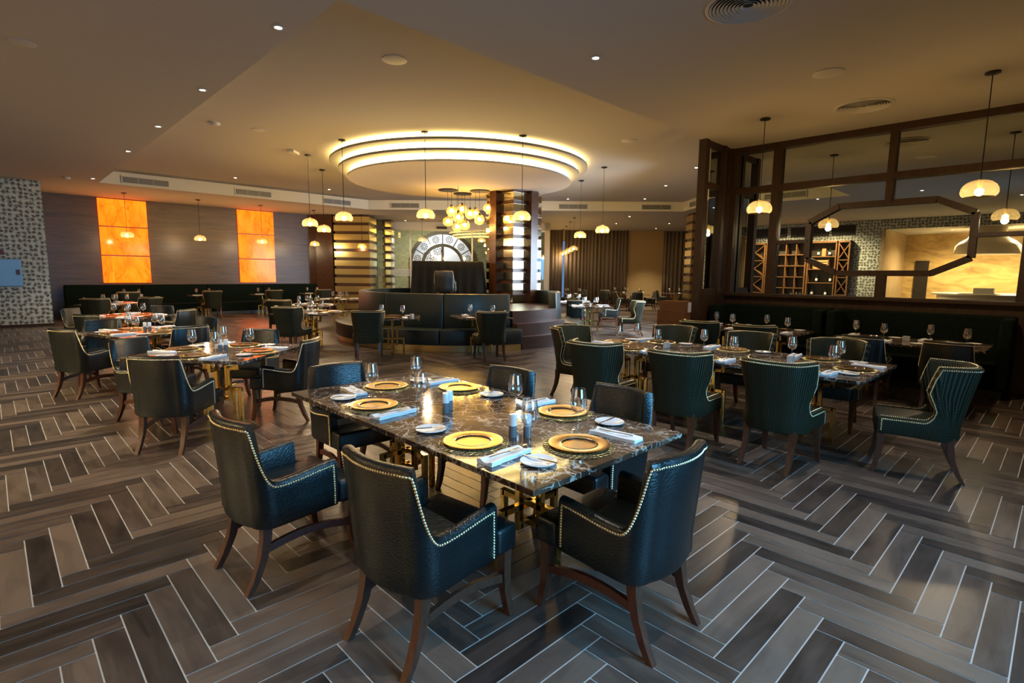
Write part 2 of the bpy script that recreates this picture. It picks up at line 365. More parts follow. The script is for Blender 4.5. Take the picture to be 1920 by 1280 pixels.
# corner column and short wall right of the north wall
a = Vector((9.95, 22.75)); b_ = Vector(diag(23.3, -8.2))
struct('wall_column_side', slab(tuple(b_), tuple(a), 0, LO, -0.05), DWOOD_S)
Mdiag = Matrix.Rotation(DIAG, 4, 'Z')
def dbox(D0, D1, R0, R1, z0, z1, mi=0, mb=None):
    mb = mb or MB(); return mb.box(D0, D1, -R1, -R0, z0, z1, mi, Mdiag)
struct('wall_wood_column', dbox(23.0, 23.6, -8.32, -7.62, 0, LO), DWOOD_S)
# entrance wall: glazed front under a white bulkhead, another room behind it
struct('wall_entrance_bulkhead', dbox(26.0, 26.4, -8.6, 1.75, 3.66, LO), PAINT)
struct('wall_entrance_side', dbox(26.0, 30.0, 1.5, 1.75, 0, LO), PAINT)
struct('wall_curtain_side', dbox(30.0, 30.2, 1.5, 12.5, 0, LO), BEIGE)
struct('wall_entrance_left', dbox(23.6, 31.0, -8.9, -8.6, 0, LO), TEXG)
mb = MB(); slab(tuple(EAST_A), tuple(EAST_A + EDIR * 1.6), 0, LO, -0.12, 0, mb); slab(tuple(EAST_A + EDIR * 6.4), tuple(EAST_B), 0, LO, -0.12, 0, mb)
slab(tuple(EAST_A + EDIR * 1.6), tuple(EAST_A + EDIR * 6.4), 0, 0.85, -0.12, 0, mb); slab(tuple(EAST_A + EDIR * 1.6), tuple(EAST_A + EDIR * 6.4), 3.2, LO, -0.12, 0, mb)
for q in (3.2, 4.8): slab(tuple(EAST_A + EDIR * (q - 0.04)), tuple(EAST_A + EDIR * (q + 0.04)), 0.85, 3.2, -0.1, 1, mb)
struct('wall_east', mb, [BROWNW, DWOOD])
struct('wall_right', MB().box(10.46, 10.7, -6.2, 4.83, 0, HI), BROWNW)
# south wall with two windows
mb = MB()
for x0, x1, z0, z1 in ((-11, 0.9, 0, LO), (0.9, 3.5, 0, 0.85), (0.9, 3.5, 3.35, LO), (3.5, 10.7, 0, LO)):
    mb.box(x0, x1, -2.75, -2.55, z0, z1)
struct('wall_south', mb, BROWNW)
for i, (x0, x1) in enumerate(((0.9, 3.5),)):
    mb = MB(); k = 3
    for q in range(k + 1):
        x = x0 + (x1 - x0) * q / k; mb.box(x - 0.035, x + 0.035, -2.6, -2.53, 0.85, 3.35)
    mb.box(x0, x1, -2.6, -2.53, 0.85, 0.92); mb.box(x0, x1, -2.6, -2.53, 3.28, 3.35)
    struct('window_%d' % (i + 1), mb, DWOOD)
# west side, seen in the mirror
mb = MB(); mb.box(-6.15, -6.0, 5.65, 12.5, 0, LO); mb.box(-6.15, -6.0, -6.15, 5.65, 3.6, LO)
struct('wall_left', mb, PAT)
struct('wall_left_far', MB().box(-6.15, -6.0, 12.5, 20.2, 0, LO), BROWNW)
struct('wall_kitchen', MB().box(-10.2, -10.05, -6.15, 5.8, 0, 3.7), STONE)
struct('wall_kitchen_side', MB().box(-10.05, -6.0, 5.5, 5.65, 0, 3.6), wood('pale_veneer', (0.20, 0.13, 0.07), (0.45, 0.33, 0.19), (3, 3, 0.4), 0.35))
struct('ceiling_kitchen', MB().box(-10.2, -6.15, -6.15, 5.8, 3.6, 3.7), CREAM)
struct('door_kitchen', MB().box(-10.04, -9.98, 4.55, 5.05, 0, 2.4), mat('dark_door', (0.012, 0.008, 0.006), 0.4))

# ---------------------------------------------------------------- cove ring ceiling feature
C0 = Vector((*diag(14.0, -1.33), 0))
LIP = mat('grey_lip_paint', (0.30, 0.28, 0.25), 0.7)
cv = empty('ceiling_feature', (C0.x, C0.y, HI), 0, 'large round tiered ceiling drop with three glowing cove bands', 'ceiling light')
ZL = [(3.16, 4.20), (2.96, 4.035), (2.76, 3.87)]
def ring_part(name, prof, mt, n=96, smooth=0.5):
    return MB().lathe([(r_, z_ - HI) for r_, z_ in prof], n).build(name, mt, cv, smooth)
for i, (r_, z_) in enumerate(ZL):
    top = HI - 0.002 if i == 0 else ZL[i - 1][1] - 0.002
    ring_part('cove_band', [(r_ - 0.12, z_ + 0.055), (r_ - 0.05, top)], COVE)
    if i < 2: ring_part('lip', [(ZL[i + 1][0] - 0.05, z_), (r_, z_), (r_, z_ + 0.05), (r_ - 0.125, z_ + 0.055)], LIP)
ring_part('soffit_disc', [(0.001, 3.865), (2.76, 3.865), (2.76, 3.905), (2.64, 3.915)], CREAM)

# ---------------------------------------------------------------- mirror partition with timber frame
prt = empty('mirror_partition', (10.4, 2.6, 0), 0, 'dark timber framed mirror screen with octagon above the green booths', 'partition')
def P(v): return (v[0] - 10.4, v[1] - 2.6, v[2])
mb = MB(); mb.box(0.015, 0.055, -8.5, 2.1, 1.29, LO); o_m = mb.build('mirror_pane', MIRROR, prt)
mb = MB(); mb.box(-0.85, -0.02, 2.13, 2.155, 1.33, LO - 0.05); mb.build('mirror_pane', MIRROR, prt)
fr = MB(); X = 10.37
def fb(y0, z0, y1, z1, w, dp=0.09): fr.bar(P((X, y0, z0)), P((X, y1, z1)), w, dp, up=(1, 0, 0))
def vbar(y, z0, z1, w=0.1): fr.box(-0.079, 0.013, y - w / 2 - 2.6, y + w / 2 - 2.6, z0, z1)
def hbar(z, y0, y1, h=0.1): fr.box(-0.075, 0.015, y0 - 2.6, y1 - 2.6, z - h / 2, z + h / 2)
hbar(3.95, -6, 4.7, 0.12); hbar(3.21, -6, 4.7, 0.11); vbar(4.66, 1.29, 4.0, 0.16); vbar(3.86, 1.29, 3.9, 0.14); vbar(0.44, 1.29, 3.15, 0.14); vbar(-2.4, 1.29, 3.9, 0.14)
vbar(2.13, 2.80, 3.9, 0.10); vbar(2.14, 1.29, 1.69, 0.12)
OCT = [(2.82, 2.80), (1.515, 2.80), (1.05, 2.575), (1.05, 1.92), (1.505, 1.69), (2.80, 1.685), (3.27, 1.925), (3.27, 2.56)]
hbar(2.235, 3.27, 3.86, 0.06); hbar(2.25, -6, 1.05, 0.06)
for i in range(8):
    (y0, z0), (y1, z1) = OCT[i], OCT[(i + 1) % 8]; fb(y0, z0, y1, z1, 0.09, 0.06)
fr.build('frame', DWOOD, prt)
fr = MB()   # short return beside the aisle
for x0, x1 in ((-1.18, -1.04), (-0.45, -0.33), (-0.12, 0.01)): fr.box(x0, x1, 2.06, 2.2, 0 if x0 < -1 else 1.29, LO)
for z in (3.95, 3.24, 1.33): fr.box(-1.1, 0.0, 2.09, 2.17, z - 0.05, z + 0.05)
fr.build('return_frame', DWOOD, prt)
MB().box(-0.03, 0.055, -8.5, 2.1, 0, 1.29).build('timber_panel', DWOOD, prt)
MB().box(-0.13, 0.02, -8.5, 2.13, 1.24, 1.30).build('ledge', DWOOD, prt, bevel=(0.01, 2))
MB().box(-1.12, 0.0, 2.08, 2.2, 0, 1.29).build('return_panel', DWOOD, prt)

# ---------------------------------------------------------------- chairs
def u_path(w, xf, xb, rc, n_side=16, n_c=18, n_b=8, bow=0.02, jump=(-0.16, -0.06)):
    """plan of the shell from the front right end round the back to the front left end: (x, y, nx, ny)"""
    pts = []
    xc = xb + rc
    xs = [xf + (jump[1] + 0.02 - xf) * i / 5 for i in range(5)] + [jump[1] + 0.02 + (jump[0] - 0.02 - jump[1] - 0.02) * i / 12 for i in range(13)]
    xs = [x for x in xs if x > xc + 0.003]
    for x in xs: pts.append((x, -w, 0, -1))
    for i in range(n_c + 1):
        a = PI / 2 * i / n_c; pts.append((xc - rc * math.sin(a), -w + rc - rc * math.cos(a), -math.sin(a), -math.cos(a)))
    for i in range(1, n_b):
        t = i / n_b; y = (-w + rc) * (1 - 2 * t); pts.append((xb - bow * 4 * t * (1 - t), y, -1, 0))
    left = [(x, -y, nx, -ny) for x, y, nx, ny in reversed(pts[:len(pts) - (n_b - 1)])]
    return pts + left
def smooth01(t): t = min(1, max(0, t)); return t * t * (3 - 2 * t)

def make_chair(kind):
    croc = kind == 'A'
    root = empty('armchair' if croc else 'wing_chair')
    if croc:
        w, xf, xb, rc, th = 0.262, 0.17, -0.27, 0.10, 0.055
        j0, j1, arm, top, zb = -0.250, -0.13, 0.605, 0.88, 0.33
        lean, flare, bow = 0.09, 0.06, 0.03
        mt = LEA
    else:
        w, xf, xb, rc, th = 0.272, 0.285, -0.27, 0.20, 0.05
        j0, j1, arm, top, zb = -0.15, -0.0, 0.485, 0.93, 0.33
        lean, flare, bow = 0.20, 0.36, 0.01
        mt = FAB
    path = u_path(w, xf, xb, rc, bow=bow, jump=(j0, j1))
    def hz(x):
        if croc:
            t = min(1, max(0, (j1 - x) / (j1 - j0))) ** 3.8
            return arm - 0.03 * smooth01((xf - x) / (xf - j1)) * (1 - t) + (top - arm) * t
        t = min(1, max(0, (j1 - x) / (j1 - j0)))
        return arm + (top - arm) * t ** 2.8
    def warp(x, y, z, nx, ny):
        k = max(0, z - 0.45)
        bw = smooth01((-x) / 0.25)
        if not croc:
            side = smooth01((x + 0.24) / 0.08) * smooth01((0.12 - x) / 0.12)
            x = x + 0.13 * smooth01((z - 0.53) / 0.22) * side
            return (x - lean * k * (0.1 + 0.9 * bw), y * (1 + flare * 2.0 * max(0, z - 0.58) * (0.5 + 0.5 * bw) - 0.05 * smooth01((z - 0.42) / 0.1) * (1 - smooth01((z - 0.6) / 0.15))), z)
        return (x - lean * k * (0.35 + 0.65 * bw), y * (1 + flare * 2.2 * k * (0.4 + 0.6 * bw)), z)
    V = []; K = 0; hs = []; uvv = []
    s_acc = 0; prev = None
    for (x, y, nx, ny) in path:
        h = hz(x); hs.append(h)
        if prev: s_acc += math.hypot(x - prev[0], y - prev[1])
        prev = (x, y)
        zb_ = zb + (0.012 * smooth01((x + 0.2) / 0.4))
        prof = [(0.012, zb_ + 0.0), (0, zb_ + 0.02), (0, 0.45), (0, (0.45 + h) / 2), (0, h - 0.022), (0.006, h - 0.008), (th * 0.3, h), (th * 0.7, h), (th - 0.006, h - 0.008), (th, h - 0.022), (th, 0.44), (th, zb_)]
        K = len(prof)
        for q, (o_, z) in enumerate(prof):
            V.append(warp(x - nx * o_, y - ny * o_, z, nx, ny)); uvv.append((s_acc, z))
    F = []
    for i in range(len(path) - 1):
        for q in range(K):
            p = (q + 1) % K; F.append((i * K + q, (i + 1) * K + q, (i + 1) * K + p, i * K + p))
    F += [tuple(range(K)), tuple(range((len(path) - 1) * K, len(path) * K))[::-1]]
    me = bpy.data.meshes.new('backrest'); me.from_pydata(V, [], F); ul = me.uv_layers.new(name='UVMap')
    for lp in me.loops: ul.data[lp.index].uv = uvv[lp.vertex_index]
    me.materials.append(mt)
    bm = bmesh.new(); bm.from_mesh(me); bmesh.ops.recalc_face_normals(bm, faces=bm.faces); bm.to_mesh(me); bm.free()
    me.polygons.foreach_set('use_smooth', [True] * len(me.polygons)); me.set_sharp_from_angle(angle=0.9)
    o = bpy.data.objects.new('backrest', me); COL.objects.link(o); o.parent = root
    # seat
    mb = MB(); wi = w - th - 0.002; xb2 = xb + th + 0.0
    if croc: poly = [(xf + 0.005, -w - 0.003), (0.31, -w - 0.003), (0.31, w + 0.003), (xf + 0.005, w + 0.003), (xf + 0.005, wi), (xb2 + 0.06, wi), (xb2, wi - 0.06), (xb2, -wi + 0.06), (xb2 + 0.06, -wi), (xf + 0.005, -wi)]
    else: poly = [(0.29, -wi), (0.31, -wi + 0.02), (0.31, wi - 0.02), (0.29, wi), (xb2 + 0.14, wi), (xb2 + 0.04, wi - 0.06), (xb2, wi - 0.14), (xb2, -wi + 0.14), (xb2 + 0.04, -wi + 0.06), (xb2 + 0.14, -wi)]
    mb.prism(poly, 0.345, 0.475)
    so = mb.build('seat', LEA if croc else LEA_PLAIN, root, smooth=0.7, bevel=(0.022, 3))
    # nailheads
    nb = MB()
    def nail(p, nx, ny, r=0.0066):
        z = Vector((nx, ny, 0)); xx = Vector((0, 0, 1)).cross(z).normalized(); yy = z.cross(xx)
        m_ = Matrix((xx, yy, z)).transposed().to_4x4(); m_.translation = Vector(p)
        vs = [(r * math.cos(a), r * math.sin(a), 0) for a in [PI / 3 * q for q in range(6)]] + [(0.6 * r * math.cos(a), 0.6 * r * math.sin(a), r * 0.55) for a in [PI / 3 * q + 0.5 for q in range(6)]] + [(0, 0, r * 0.75)]
        fs = [(q, (q + 1) % 6, 6 + q) for q in range(6)] + [((q + 1) % 6, 6 + (q + 1) % 6, 6 + q) for q in range(6)] + [(6 + q, 6 + (q + 1) % 6, 12) for q in range(6)]
        nb.add(vs, fs, 0, m_)
    def row(off_out, dz, sp):
        line = []
        if off_out == 0:
            x, y, nx, ny = path[0]
            h = hs[0]; zz = zb + 0.03
            while zz < h + dz - 0.004: line.append((x - 0.02, y, zz, nx, ny)); zz += 0.012
        for i_, ((x, y, nx, ny), h) in enumerate(zip(path, hs)):
            xx = x - (0.02 if i_ == 0 and off_out == 0 else 0)
            line.append((xx - nx * off_out, y - ny * off_out, h + dz, nx, ny))
        if off_out == 0:
            x, y, nx, ny = path[-1]; zz = hs[-1] + dz - 0.006; line[-1] = (x - 0.02, *line[-1][1:])
            while zz > zb + 0.03: line.append((x - 0.02, y, zz, nx, ny)); zz -= 0.012
        pw = [(Vector(warp(a_, b2, c_, 0, 0)), nx, ny) for a_, b2, c_, nx, ny in line]
        carry = 0
        for (p0, nx0, ny0), (p1, nx1, ny1) in zip(pw, pw[1:]):
            L_ = (p1 - p0).length; t = carry
            while t < L_:
                p = p0.lerp(p1, t / max(L_, 1e-6))
                if off_out: 
                    nb.sphere(p, 0.0058, 6, 4)
                else: nail(p + Vector((nx0, ny0, 0)) * 0.0005, nx0, ny0)
                t += sp
            carry = t - L_
    if croc: row(0, -0.03, 0.0135)
    else:
        row(0, -0.02, 0.0145); row(0.036, 0.001, 0.0145)
    nb.build('nailhead_trim', NAIL, root, smooth=1.2)
    # legs
    def leg(pts, w0, w1):
        mb = MB(); k = len(pts)
        vs = []; fs = []
        for i, (x, y, z) in enumerate(pts):
            ww = w0 + (w1 - w0) * i / (k - 1)
            for dx, dy in ((-1, -1), (1, -1), (1, 1), (-1, 1)): vs.append((x + dx * ww / 2, y + dy * ww / 2, z))
        for i in range(k - 1):
            for q in range(4): fs.append((i * 4 + q, i * 4 + (q + 1) % 4, (i + 1) * 4 + (q + 1) % 4, (i + 1) * 4 + q))
        fs += [(0, 1, 2, 3), tuple(range((k - 1) * 4, k * 4))[::-1]]
        return mb.add(vs, fs)
    for sgn in (1, -1):
        fy = sgn * 0.225; by = sgn * 0.19
        leg([(0.265, fy, 0.36), (0.262, fy, 0.26), (0.268, fy, 0.15), (0.285, fy * 1.02, 0.05), (0.30, fy * 1.03, 0)], 0.05, 0.03).build('leg', WLEG, root, smooth=0.6)
        leg([(-0.20, by, 0.36), (-0.205, by, 0.27), (-0.225, by, 0.17), (-0.265, by * 1.02, 0.07), (-0.305, by * 1.03, 0)], 0.05, 0.032).build('leg', WLEG, root, smooth=0.6)
        if croc:
            mb = MB()
            pts = []
            for i in range(9):
                t = i / 8; pts.append((-0.21 + 0.47 * t, by + (fy - by) * t, 0.205 + 0.035 * math.sin(PI * t)))
            vs = []; fs = []
            for x, y, z in pts:
                for dy, dz in ((-0.011, -0.02), (0.011, -0.02), (0.011, 0.02), (-0.011, 0.02)): vs.append((x, y + dy, z + dz))
            for i in range(8):
                for q in range(4): fs.append((i * 4 + q, i * 4 + (q + 1) % 4, i * 4 + 4 + (q + 1) % 4, i * 4 + 4 + q))
            mb.add(vs, fs).build('stretcher', WLEG, root, smooth=0.6)
    return root
proto = {'A': make_chair('A'), 'B': make_chair('B')}
used = {'A': False, 'B': False}
def chair(kind, topmid, ang, label, group, z=0.0):
    """topmid = middle of the top edge of the back, ang = facing direction in degrees"""
    a = math.radians(ang); k = 0.335 if kind == 'A' else 0.37
    loc = (topmid[0] + k * math.cos(a), topmid[1] + k * math.sin(a), z)
    o = proto[kind] if not used[kind] else copy_tree(proto[kind]); used[kind] = True
    return put(o, loc, a, label, group, 'chair')

# ---------------------------------------------------------------- tables and what lies on them
def make_pedestal(parent, x, y):
    mb = MB(); t = 0.036
    for k in range(2):
        ca, sa = (1, 0) if k == 0 else (0, 1)
        def q(u, v, z): return (x + u * ca - v * sa, y + u * sa + v * ca, z)
        r_ = 0.21
        mb.bar(q(-r_, 0, 0.33 + k * 0.0), q(r_, 0, 0.33), t, t)
        for s_ in (-1, 1):
            mb.bar(q(s_ * r_, 0, 0), q(s_ * r_, 0, 0.348), t, t)
            mb.bar(q(s_ * 0.085, 0, 0.20), q(s_ * 0.085, 0, 0.58), t, t)
            mb.bar(q(s_ * 0.085, 0, 0.562), q(s_ * 0.19, 0, 0.562), t, t)
            mb.bar(q(s_ * 0.19, 0, 0.545), q(s_ * 0.19, 0, 0.72), t, t)
        mb.bar(q(-0.085, 0, 0.218), q(0.085, 0, 0.218), t, t)
    return mb.build('pedestal', GOLD, parent, bevel=(0.002, 1))
def table(c, size, rz, label, group, peds=((0, 0),), name='dining_table'):
    root = empty(name, (c[0], c[1], 0), math.radians(rz), label, 'table', group)
    sx_, sy_ = size
    MB().box(-sx_ / 2, sx_ / 2, -sy_ / 2, sy_ / 2, 0.722, 0.75).build('tabletop', MARB, root, bevel=(0.003, 2))
    for p in peds: make_pedestal(root, *p)
    return root
# prototypes of table ware
def lath(name, prof, mt, parent=None, n=32, smooth=0.7, closed=False): return MB().lathe(prof, n, closed=closed).build(name, mt, parent, smooth)
def ware():
    W_ = {}
    c = empty('charger_plate')
    lath('rim', [(0.092, 0.010), (0.097, 0.0115), (0.148, 0.0165), (0.155, 0.0150), (0.152, 0.012), (0.10, 0.004)], CHARGER, c, 48)
    lath('well', [(0.001, 0.0060), (0.086, 0.0060)], CHARGER, c, 48)
    lath('ring', [(0.086, 0.0060), (0.090, 0.0125), (0.094, 0.0125), (0.098, 0.0118), (0.10, 0.004), (0.001, 0.002)], CHARGER_RIM, c, 48)
    W_['charger'] = c
    mb = MB()
    for ringr in (0.120, 0.145, 0.170):
        for k in range(36):
            a = 2 * PI * k / 36 + ringr * 20
            pts = [((ringr + 0.014 * math.cos(t)) * math.cos(a + 0.09 * math.sin(t)), (ringr + 0.014 * math.cos(t)) * math.sin(a + 0.09 * math.sin(t)), 0.0022) for t in [2 * PI * i / 8 for i in range(9)]]
            mb.tube(pts, 0.0019, 4, cap=False)
    W_['placemat'] = mb.build('woven_placemat', mat('placemat_gold', (0.72, 0.60, 0.30), 0.35, 0.9))
    s_ = lath('side_plate', [(0.001, 0.005), (0.052, 0.005), (0.060, 0.009), (0.082, 0.014), (0.086, 0.0145), (0.085, 0.011), (0.056, 0.002), (0.001, 0.001)], CHINA)
    W_['side'] = s_
    g = empty('wine_glass')
    lath('bowl', [(0.0035, 0.098), (0.023, 0.106), (0.041, 0.125), (0.0475, 0.150), (0.046, 0.180), (0.041, 0.207), (0.0365, 0.238), (0.0352, 0.238), (0.0395, 0.207), (0.0445, 0.180), (0.046, 0.150), (0.0395, 0.127), (0.021, 0.109), (0.001, 0.104)], GLASS, g, 20, 1.2)
    lath('stem', [(0.034, 0.0), (0.034, 0.0015), (0.012, 0.005), (0.0045, 0.012), (0.0035, 0.04), (0.0032, 0.08), (0.0045, 0.099)], GLASS, g, 14, 1.2)
    W_['glass'] = g
    # napkin: folded linen, rolled along its sides
    mb = MB(); prof = []
    for i in range(21):
        t = i / 20; y = -0.046 + 0.092 * t; prof.append((y, 0.010 + 0.013 * abs(math.cos(PI * t)) ** 0.7 + 0.002 * math.sin(t * 17)))
    xs = [-0.14 + 0.28 * i / 10 for i in range(11)]
    vs = []; fs = []; K = len(prof) + 2
    for i, x in enumerate(xs):
        k_ = 1 + 0.05 * math.sin(i * 1.3); vs.append((x, prof[0][0] * k_, 0.001))
        for y, z in prof: vs.append((x + 0.004 * math.sin(y * 90), y * k_, z * (0.95 + 0.08 * math.sin(i * 0.9 + y * 40))))
        vs.append((x, prof[-1][0] * k_, 0.001))
    for i in range(len(xs) - 1):
        for q in range(K): fs.append((i * K + q, (i + 1) * K + q, (i + 1) * K + (q + 1) % K, i * K + (q + 1) % K))
    fs += [tuple(range(K)), tuple(range((len(xs) - 1) * K, len(xs) * K))[::-1]]
    W_['napkin'] = mb.add(vs, fs).build('napkin', LINEN, smooth=1.0)
    mb = MB()   # fork, lying on the napkin
    mb.tube([(-0.10, 0, 0.0), (-0.06, 0, 0.002), (0.0, 0, 0.001), (0.035, 0, 0.0)], [0.0032, 0.003, 0.0022, 0.003], 6)
    mb.box(0.035, 0.060, -0.011, 0.011, -0.001, 0.001)
    for q in (-0.0095, -0.0033, 0.0033, 0.0095): mb.bar((0.058, q, 0), (0.098, q * 0.95, 0.003), 0.0026, 0.0016)
    W_['fork'] = mb.build('fork', STEEL, smooth=0.7)
    mb = MB(); mb.tube([(-0.095, 0, 0.0), (-0.05, 0, 0.0), (0.005, 0, 0.0)], [0.003, 0.0045, 0.003], 6)
    mb.prism([(0.003, -0.0025), (0.02, -0.009), (0.085, -0.009), (0.10, 0.0), (0.003, 0.003)], -0.0008, 0.0008)
    W_['knife'] = mb.build('butter_knife', STEEL, smooth=0.7)
    for nm, colr in (('salt', PLASTIC_W), ('pepper', PLASTIC_W)):
        e = empty('salt_shaker' if nm == 'salt' else 'pepper_shaker')
        lath('jar', [(0.001, 0.0), (0.021, 0.0), (0.022, 0.004), (0.022, 0.064), (0.001, 0.064)], SHAKER_G, e, 20)
        lath('lid', [(0.0225, 0.064), (0.0225, 0.120), (0.020, 0.126), (0.001, 0.128)], CHINA, e, 20)
        W_[nm] = e
    mb = MB(); mb.box(-0.04, 0.04, -0.025, 0.025, 0, 0.07); W_['block'] = mb.build('condiment_holder', mat('pale_ceramic', (0.5, 0.5, 0.5), 0.3), bevel=(0.004, 2))
    return W_
WARE = ware(); WUSED = set()
CATS = {'charger': 'plate', 'placemat': 'placemat', 'side': 'plate', 'glass': 'wine glass', 'napkin': 'napkin', 'fork': 'fork', 'knife': 'knife', 'salt': 'shaker', 'pepper': 'shaker', 'block': 'condiment holder'}
PHR = {'charger': 'gold charger plate', 'placemat': 'round woven gold placemat', 'side': 'small white side plate', 'glass': 'empty wine glass', 'napkin': 'folded white napkin', 'fork': 'fork on napkin', 'knife': 'butter knife on side plate', 'salt': 'white topped salt shaker, left one', 'pepper': 'white topped pepper shaker, right one', 'block': 'small pale condiment holder'}
def item(kind, x, y, z, ang, where, group):
    o = WARE[kind]
    if kind in WUSED: o = copy_tree(o)
    WUSED.add(kind)
    put(o, (x, y, z), ang, PHR[kind] + ' ' + where, group, CATS[kind]); return o
def setting(tc_, rz, lx, ly, face, where, tname, full=True, side=0.33, nap=-0.27, gl=(0.20, -0.24), parts=('charger', 'side', 'napkin', 'glass')):
    """lx, ly = plate centre in the table's frame; face = facing angle of the sitter in that frame"""
    c_, s_ = math.cos(math.radians(rz)), math.sin(math.radians(rz)); a = math.radians(rz + face)
    px, py = tc_[0] + lx * c_ - ly * s_, tc_[1] + lx * s_ + ly * c_
    def off(f, l_): return px + f * math.cos(a) - l_ * math.sin(a), py + f * math.sin(a) + l_ * math.cos(a)
    j = random.uniform
    w = where; g = tname
    if full: item('placemat', px, py, 0.7505, a, w, 'placemats on the ' + g)
    if 'charger' in parts: item('charger', px, py, 0.752 if not full else 0.7545, a, w, 'charger plates on the ' + g)
    if 'side' in parts:
        x, y = off(-0.03 + j(-.02, .02), side); item('side', x, y, 0.7505, a, w, 'side plates on the ' + g)
        if full: item('knife', *off(-0.03 + j(-.01, .02), side - 0.005), 0.7695, a + j(-0.5, 0.6), w, 'knives on the ' + g)
    if 'napkin' in parts:
        x, y = off(-0.03 + j(-.02, .02), nap); aa = a + j(-0.12, 0.12); item('napkin', x, y, 0.7505, aa, w, 'napkins on the ' + g)
        if full: item('fork', x, y, 0.7765, aa + j(-0.1, 0.1), w, 'forks on the ' + g)
    if 'glass' in parts: item('glass', *off(gl[0] + j(-.02, .02), gl[1] + j(-.02, .02)), 0.7505, 0, w, 'wine glasses on the ' + g)

# front table, six seats
GA = 'green leather nailhead armchairs'; GB = 'dotted green wing chairs'
FT = (2.115, 2.64)
table(FT, (1.2, 2.43), 0, 'large brown marble table on gold bases in the foreground', 'marble dining tables', ((0, -0.62), (0, 0.62)))
for lx, ly, f, w in ((-0.375, 0.44, 0, 'at the left far seat of the front table'), (-0.385, -0.58, 0, 'at the left near seat of the front table'), (0.0, 0.90, -90, 'at the far end seat of the front table'),
                     (0.385, 0.50, 180, 'at the right far seat of the front table'), (0.415, -0.50, 180, 'at the right near seat of the front table'), (-0.02, -0.98, 90, 'at the near end seat of the front table')):
    setting(FT, 0, lx, ly, f, w, 'front table')
for k_, (x, y), w in (('salt', (1.997, 2.645), 'in the far pair on the front table'), ('pepper', (2.054, 2.683), 'in the far pair on the front table'), ('salt', (1.955, 2.0), 'in the near pair on the front table'), ('pepper', (2.01, 1.945), 'in the near pair on the front table')):
    item(k_, x, y, 0.7505, 0, w, 'salt and pepper shakers')
chair('A', (0.768, 2.91), 5, 'dark crocodile leather armchair at far left side of the front table', GA)
chair('A', (1.015, 1.88), 6, 'dark crocodile leather armchair with its back to us at near left of the front table', GA)
chair('A', (2.064, 1.035), 90, 'dark crocodile leather armchair at the near end of the front table', GA)
chair('A', (1.98, 4.13), -92, 'dark leather armchair facing us at the far end of the front table', GA)
chair('A', (2.98, 3.02), 186, 'dark leather armchair at the far right side of the front table', GA)
chair('A', (3.03, 2.0), 178, 'dark leather armchair at the near right side of the front table', GA)

# square tables in the left half, four armchairs each
def square(c, size, rz, tname, chairs, full=False, seats=4):
    table(c, size, rz, 'brown marble table, ' + tname, 'marble dining tables')
    sx_, sy_ = size
    e_ = 0.21 if sx_ > 1.15 else 0.17
    pos = [(-sx_ / 2 + e_, 0, 0, 'left'), (0, -sy_ / 2 + e_, 90, 'near'), (sx_ / 2 - e_, 0, 180, 'right'), (0, sy_ / 2 - e_, -90, 'far')][:seats]
    for lx, ly, f, w in pos:
        setting(c, rz, lx, ly, f, 'at the %s seat of the %s' % (w, tname), tname, full, side=0.27 if sx_ > 1.15 else 0.29, nap=-0.25 if sx_ > 1.15 else -0.22, gl=(0.19, -0.12))
    a = math.radians(rz)
    item('block' if not full else 'salt', c[0], c[1], 0.7505, a, 'on the ' + tname, 'condiments')
    if full: item('pepper', c[0] + 0.05, c[1] - 0.03, 0.7505, a, 'on the ' + tname, 'condiments')
    for k_, tm, ang, w in chairs: chair(k_, tm, ang, w, GA if k_ == 'A' else GB)
square((1.76, 6.38), (1.3, 1.3), 40, 'left table nearest us',
       [('A', (0.94, 5.43), 45, 'leather armchair with its back to us nearest at the left table'), ('A', (1.02, 7.12), -56, 'leather armchair half hidden left of the left table nearest us'),
        ('A', (2.56, 5.76), 132, 'leather armchair facing left at the left table nearest us'), ('A', (2.5, 7.2), -136, 'leather armchair facing us beyond the left table nearest us')], True)
square((1.55, 9.1), (1.2, 1.2), 20, 'second left table',
       [('A', (0.56, 8.63), 31, 'leather armchair at the far left edge, side on, at the second left table'), ('A', (1.92, 8.12), 101, 'leather armchair with its back to us at the second left table'),
        ('A', (1.18, 10.0), -104, 'leather armchair facing us beyond the second left table'), ('A', (2.53, 9.62), 204, 'leather armchair at the right side of the second left table')], True)
square((1.85, 12.3), (1.2, 1.2), 42, 'third left table',
       [('A', (1.07, 11.15), 42, 'leather armchair with its back to us at the third left table'), ('A', (1.03, 13.15), -40, 'leather armchair left of the third left table'),
        ('A', (2.6, 13.2), -130, 'leather armchair facing us beyond the third left table'), ('A', (2.72, 11.7), 125, 'leather armchair right of the third left table')])
square((2.3, 16.9), (1.2, 1.2), 45, 'fourth left table',
       [('B', (1.65, 15.95), 52, 'wing chair with gold trim at near left of the fourth left table'), ('B', (3.05, 16.0), 130, 'wing chair with gold trim at near right of the fourth left table')])
for i, x in enumerate((3.3, 5.37, 7.42, 9.3)):
    nmx = ('leftmost', 'second', 'third', 'rightmost')[i]
    tn = nmx + ' table along the wall bench'
    table((x, 21.1), (0.8, 0.75), 0, 'small marble table, ' + tn, 'bench tables')
    for lx, s_ in ((-0.2, 'left'), (0.2, 'right')):
        item('glass', x + lx, 21.1, 0.7505, 0, 'on the %s side of the %s' % (s_, tn), 'wine glasses on the bench tables')
    item('napkin', x - 0.22, 20.9, 0.7505, 0.1, 'on the ' + tn, 'napkins on the bench tables')
    item('block', x + 0.28, 21.2, 0.7505, 0, 'on the ' + tn, 'condiments')
    chair('B', (x + 0.1, 20.05) if i else (x - 0.2, 20.0), 90, 'wing chair seen from behind at the ' + tn, GB)
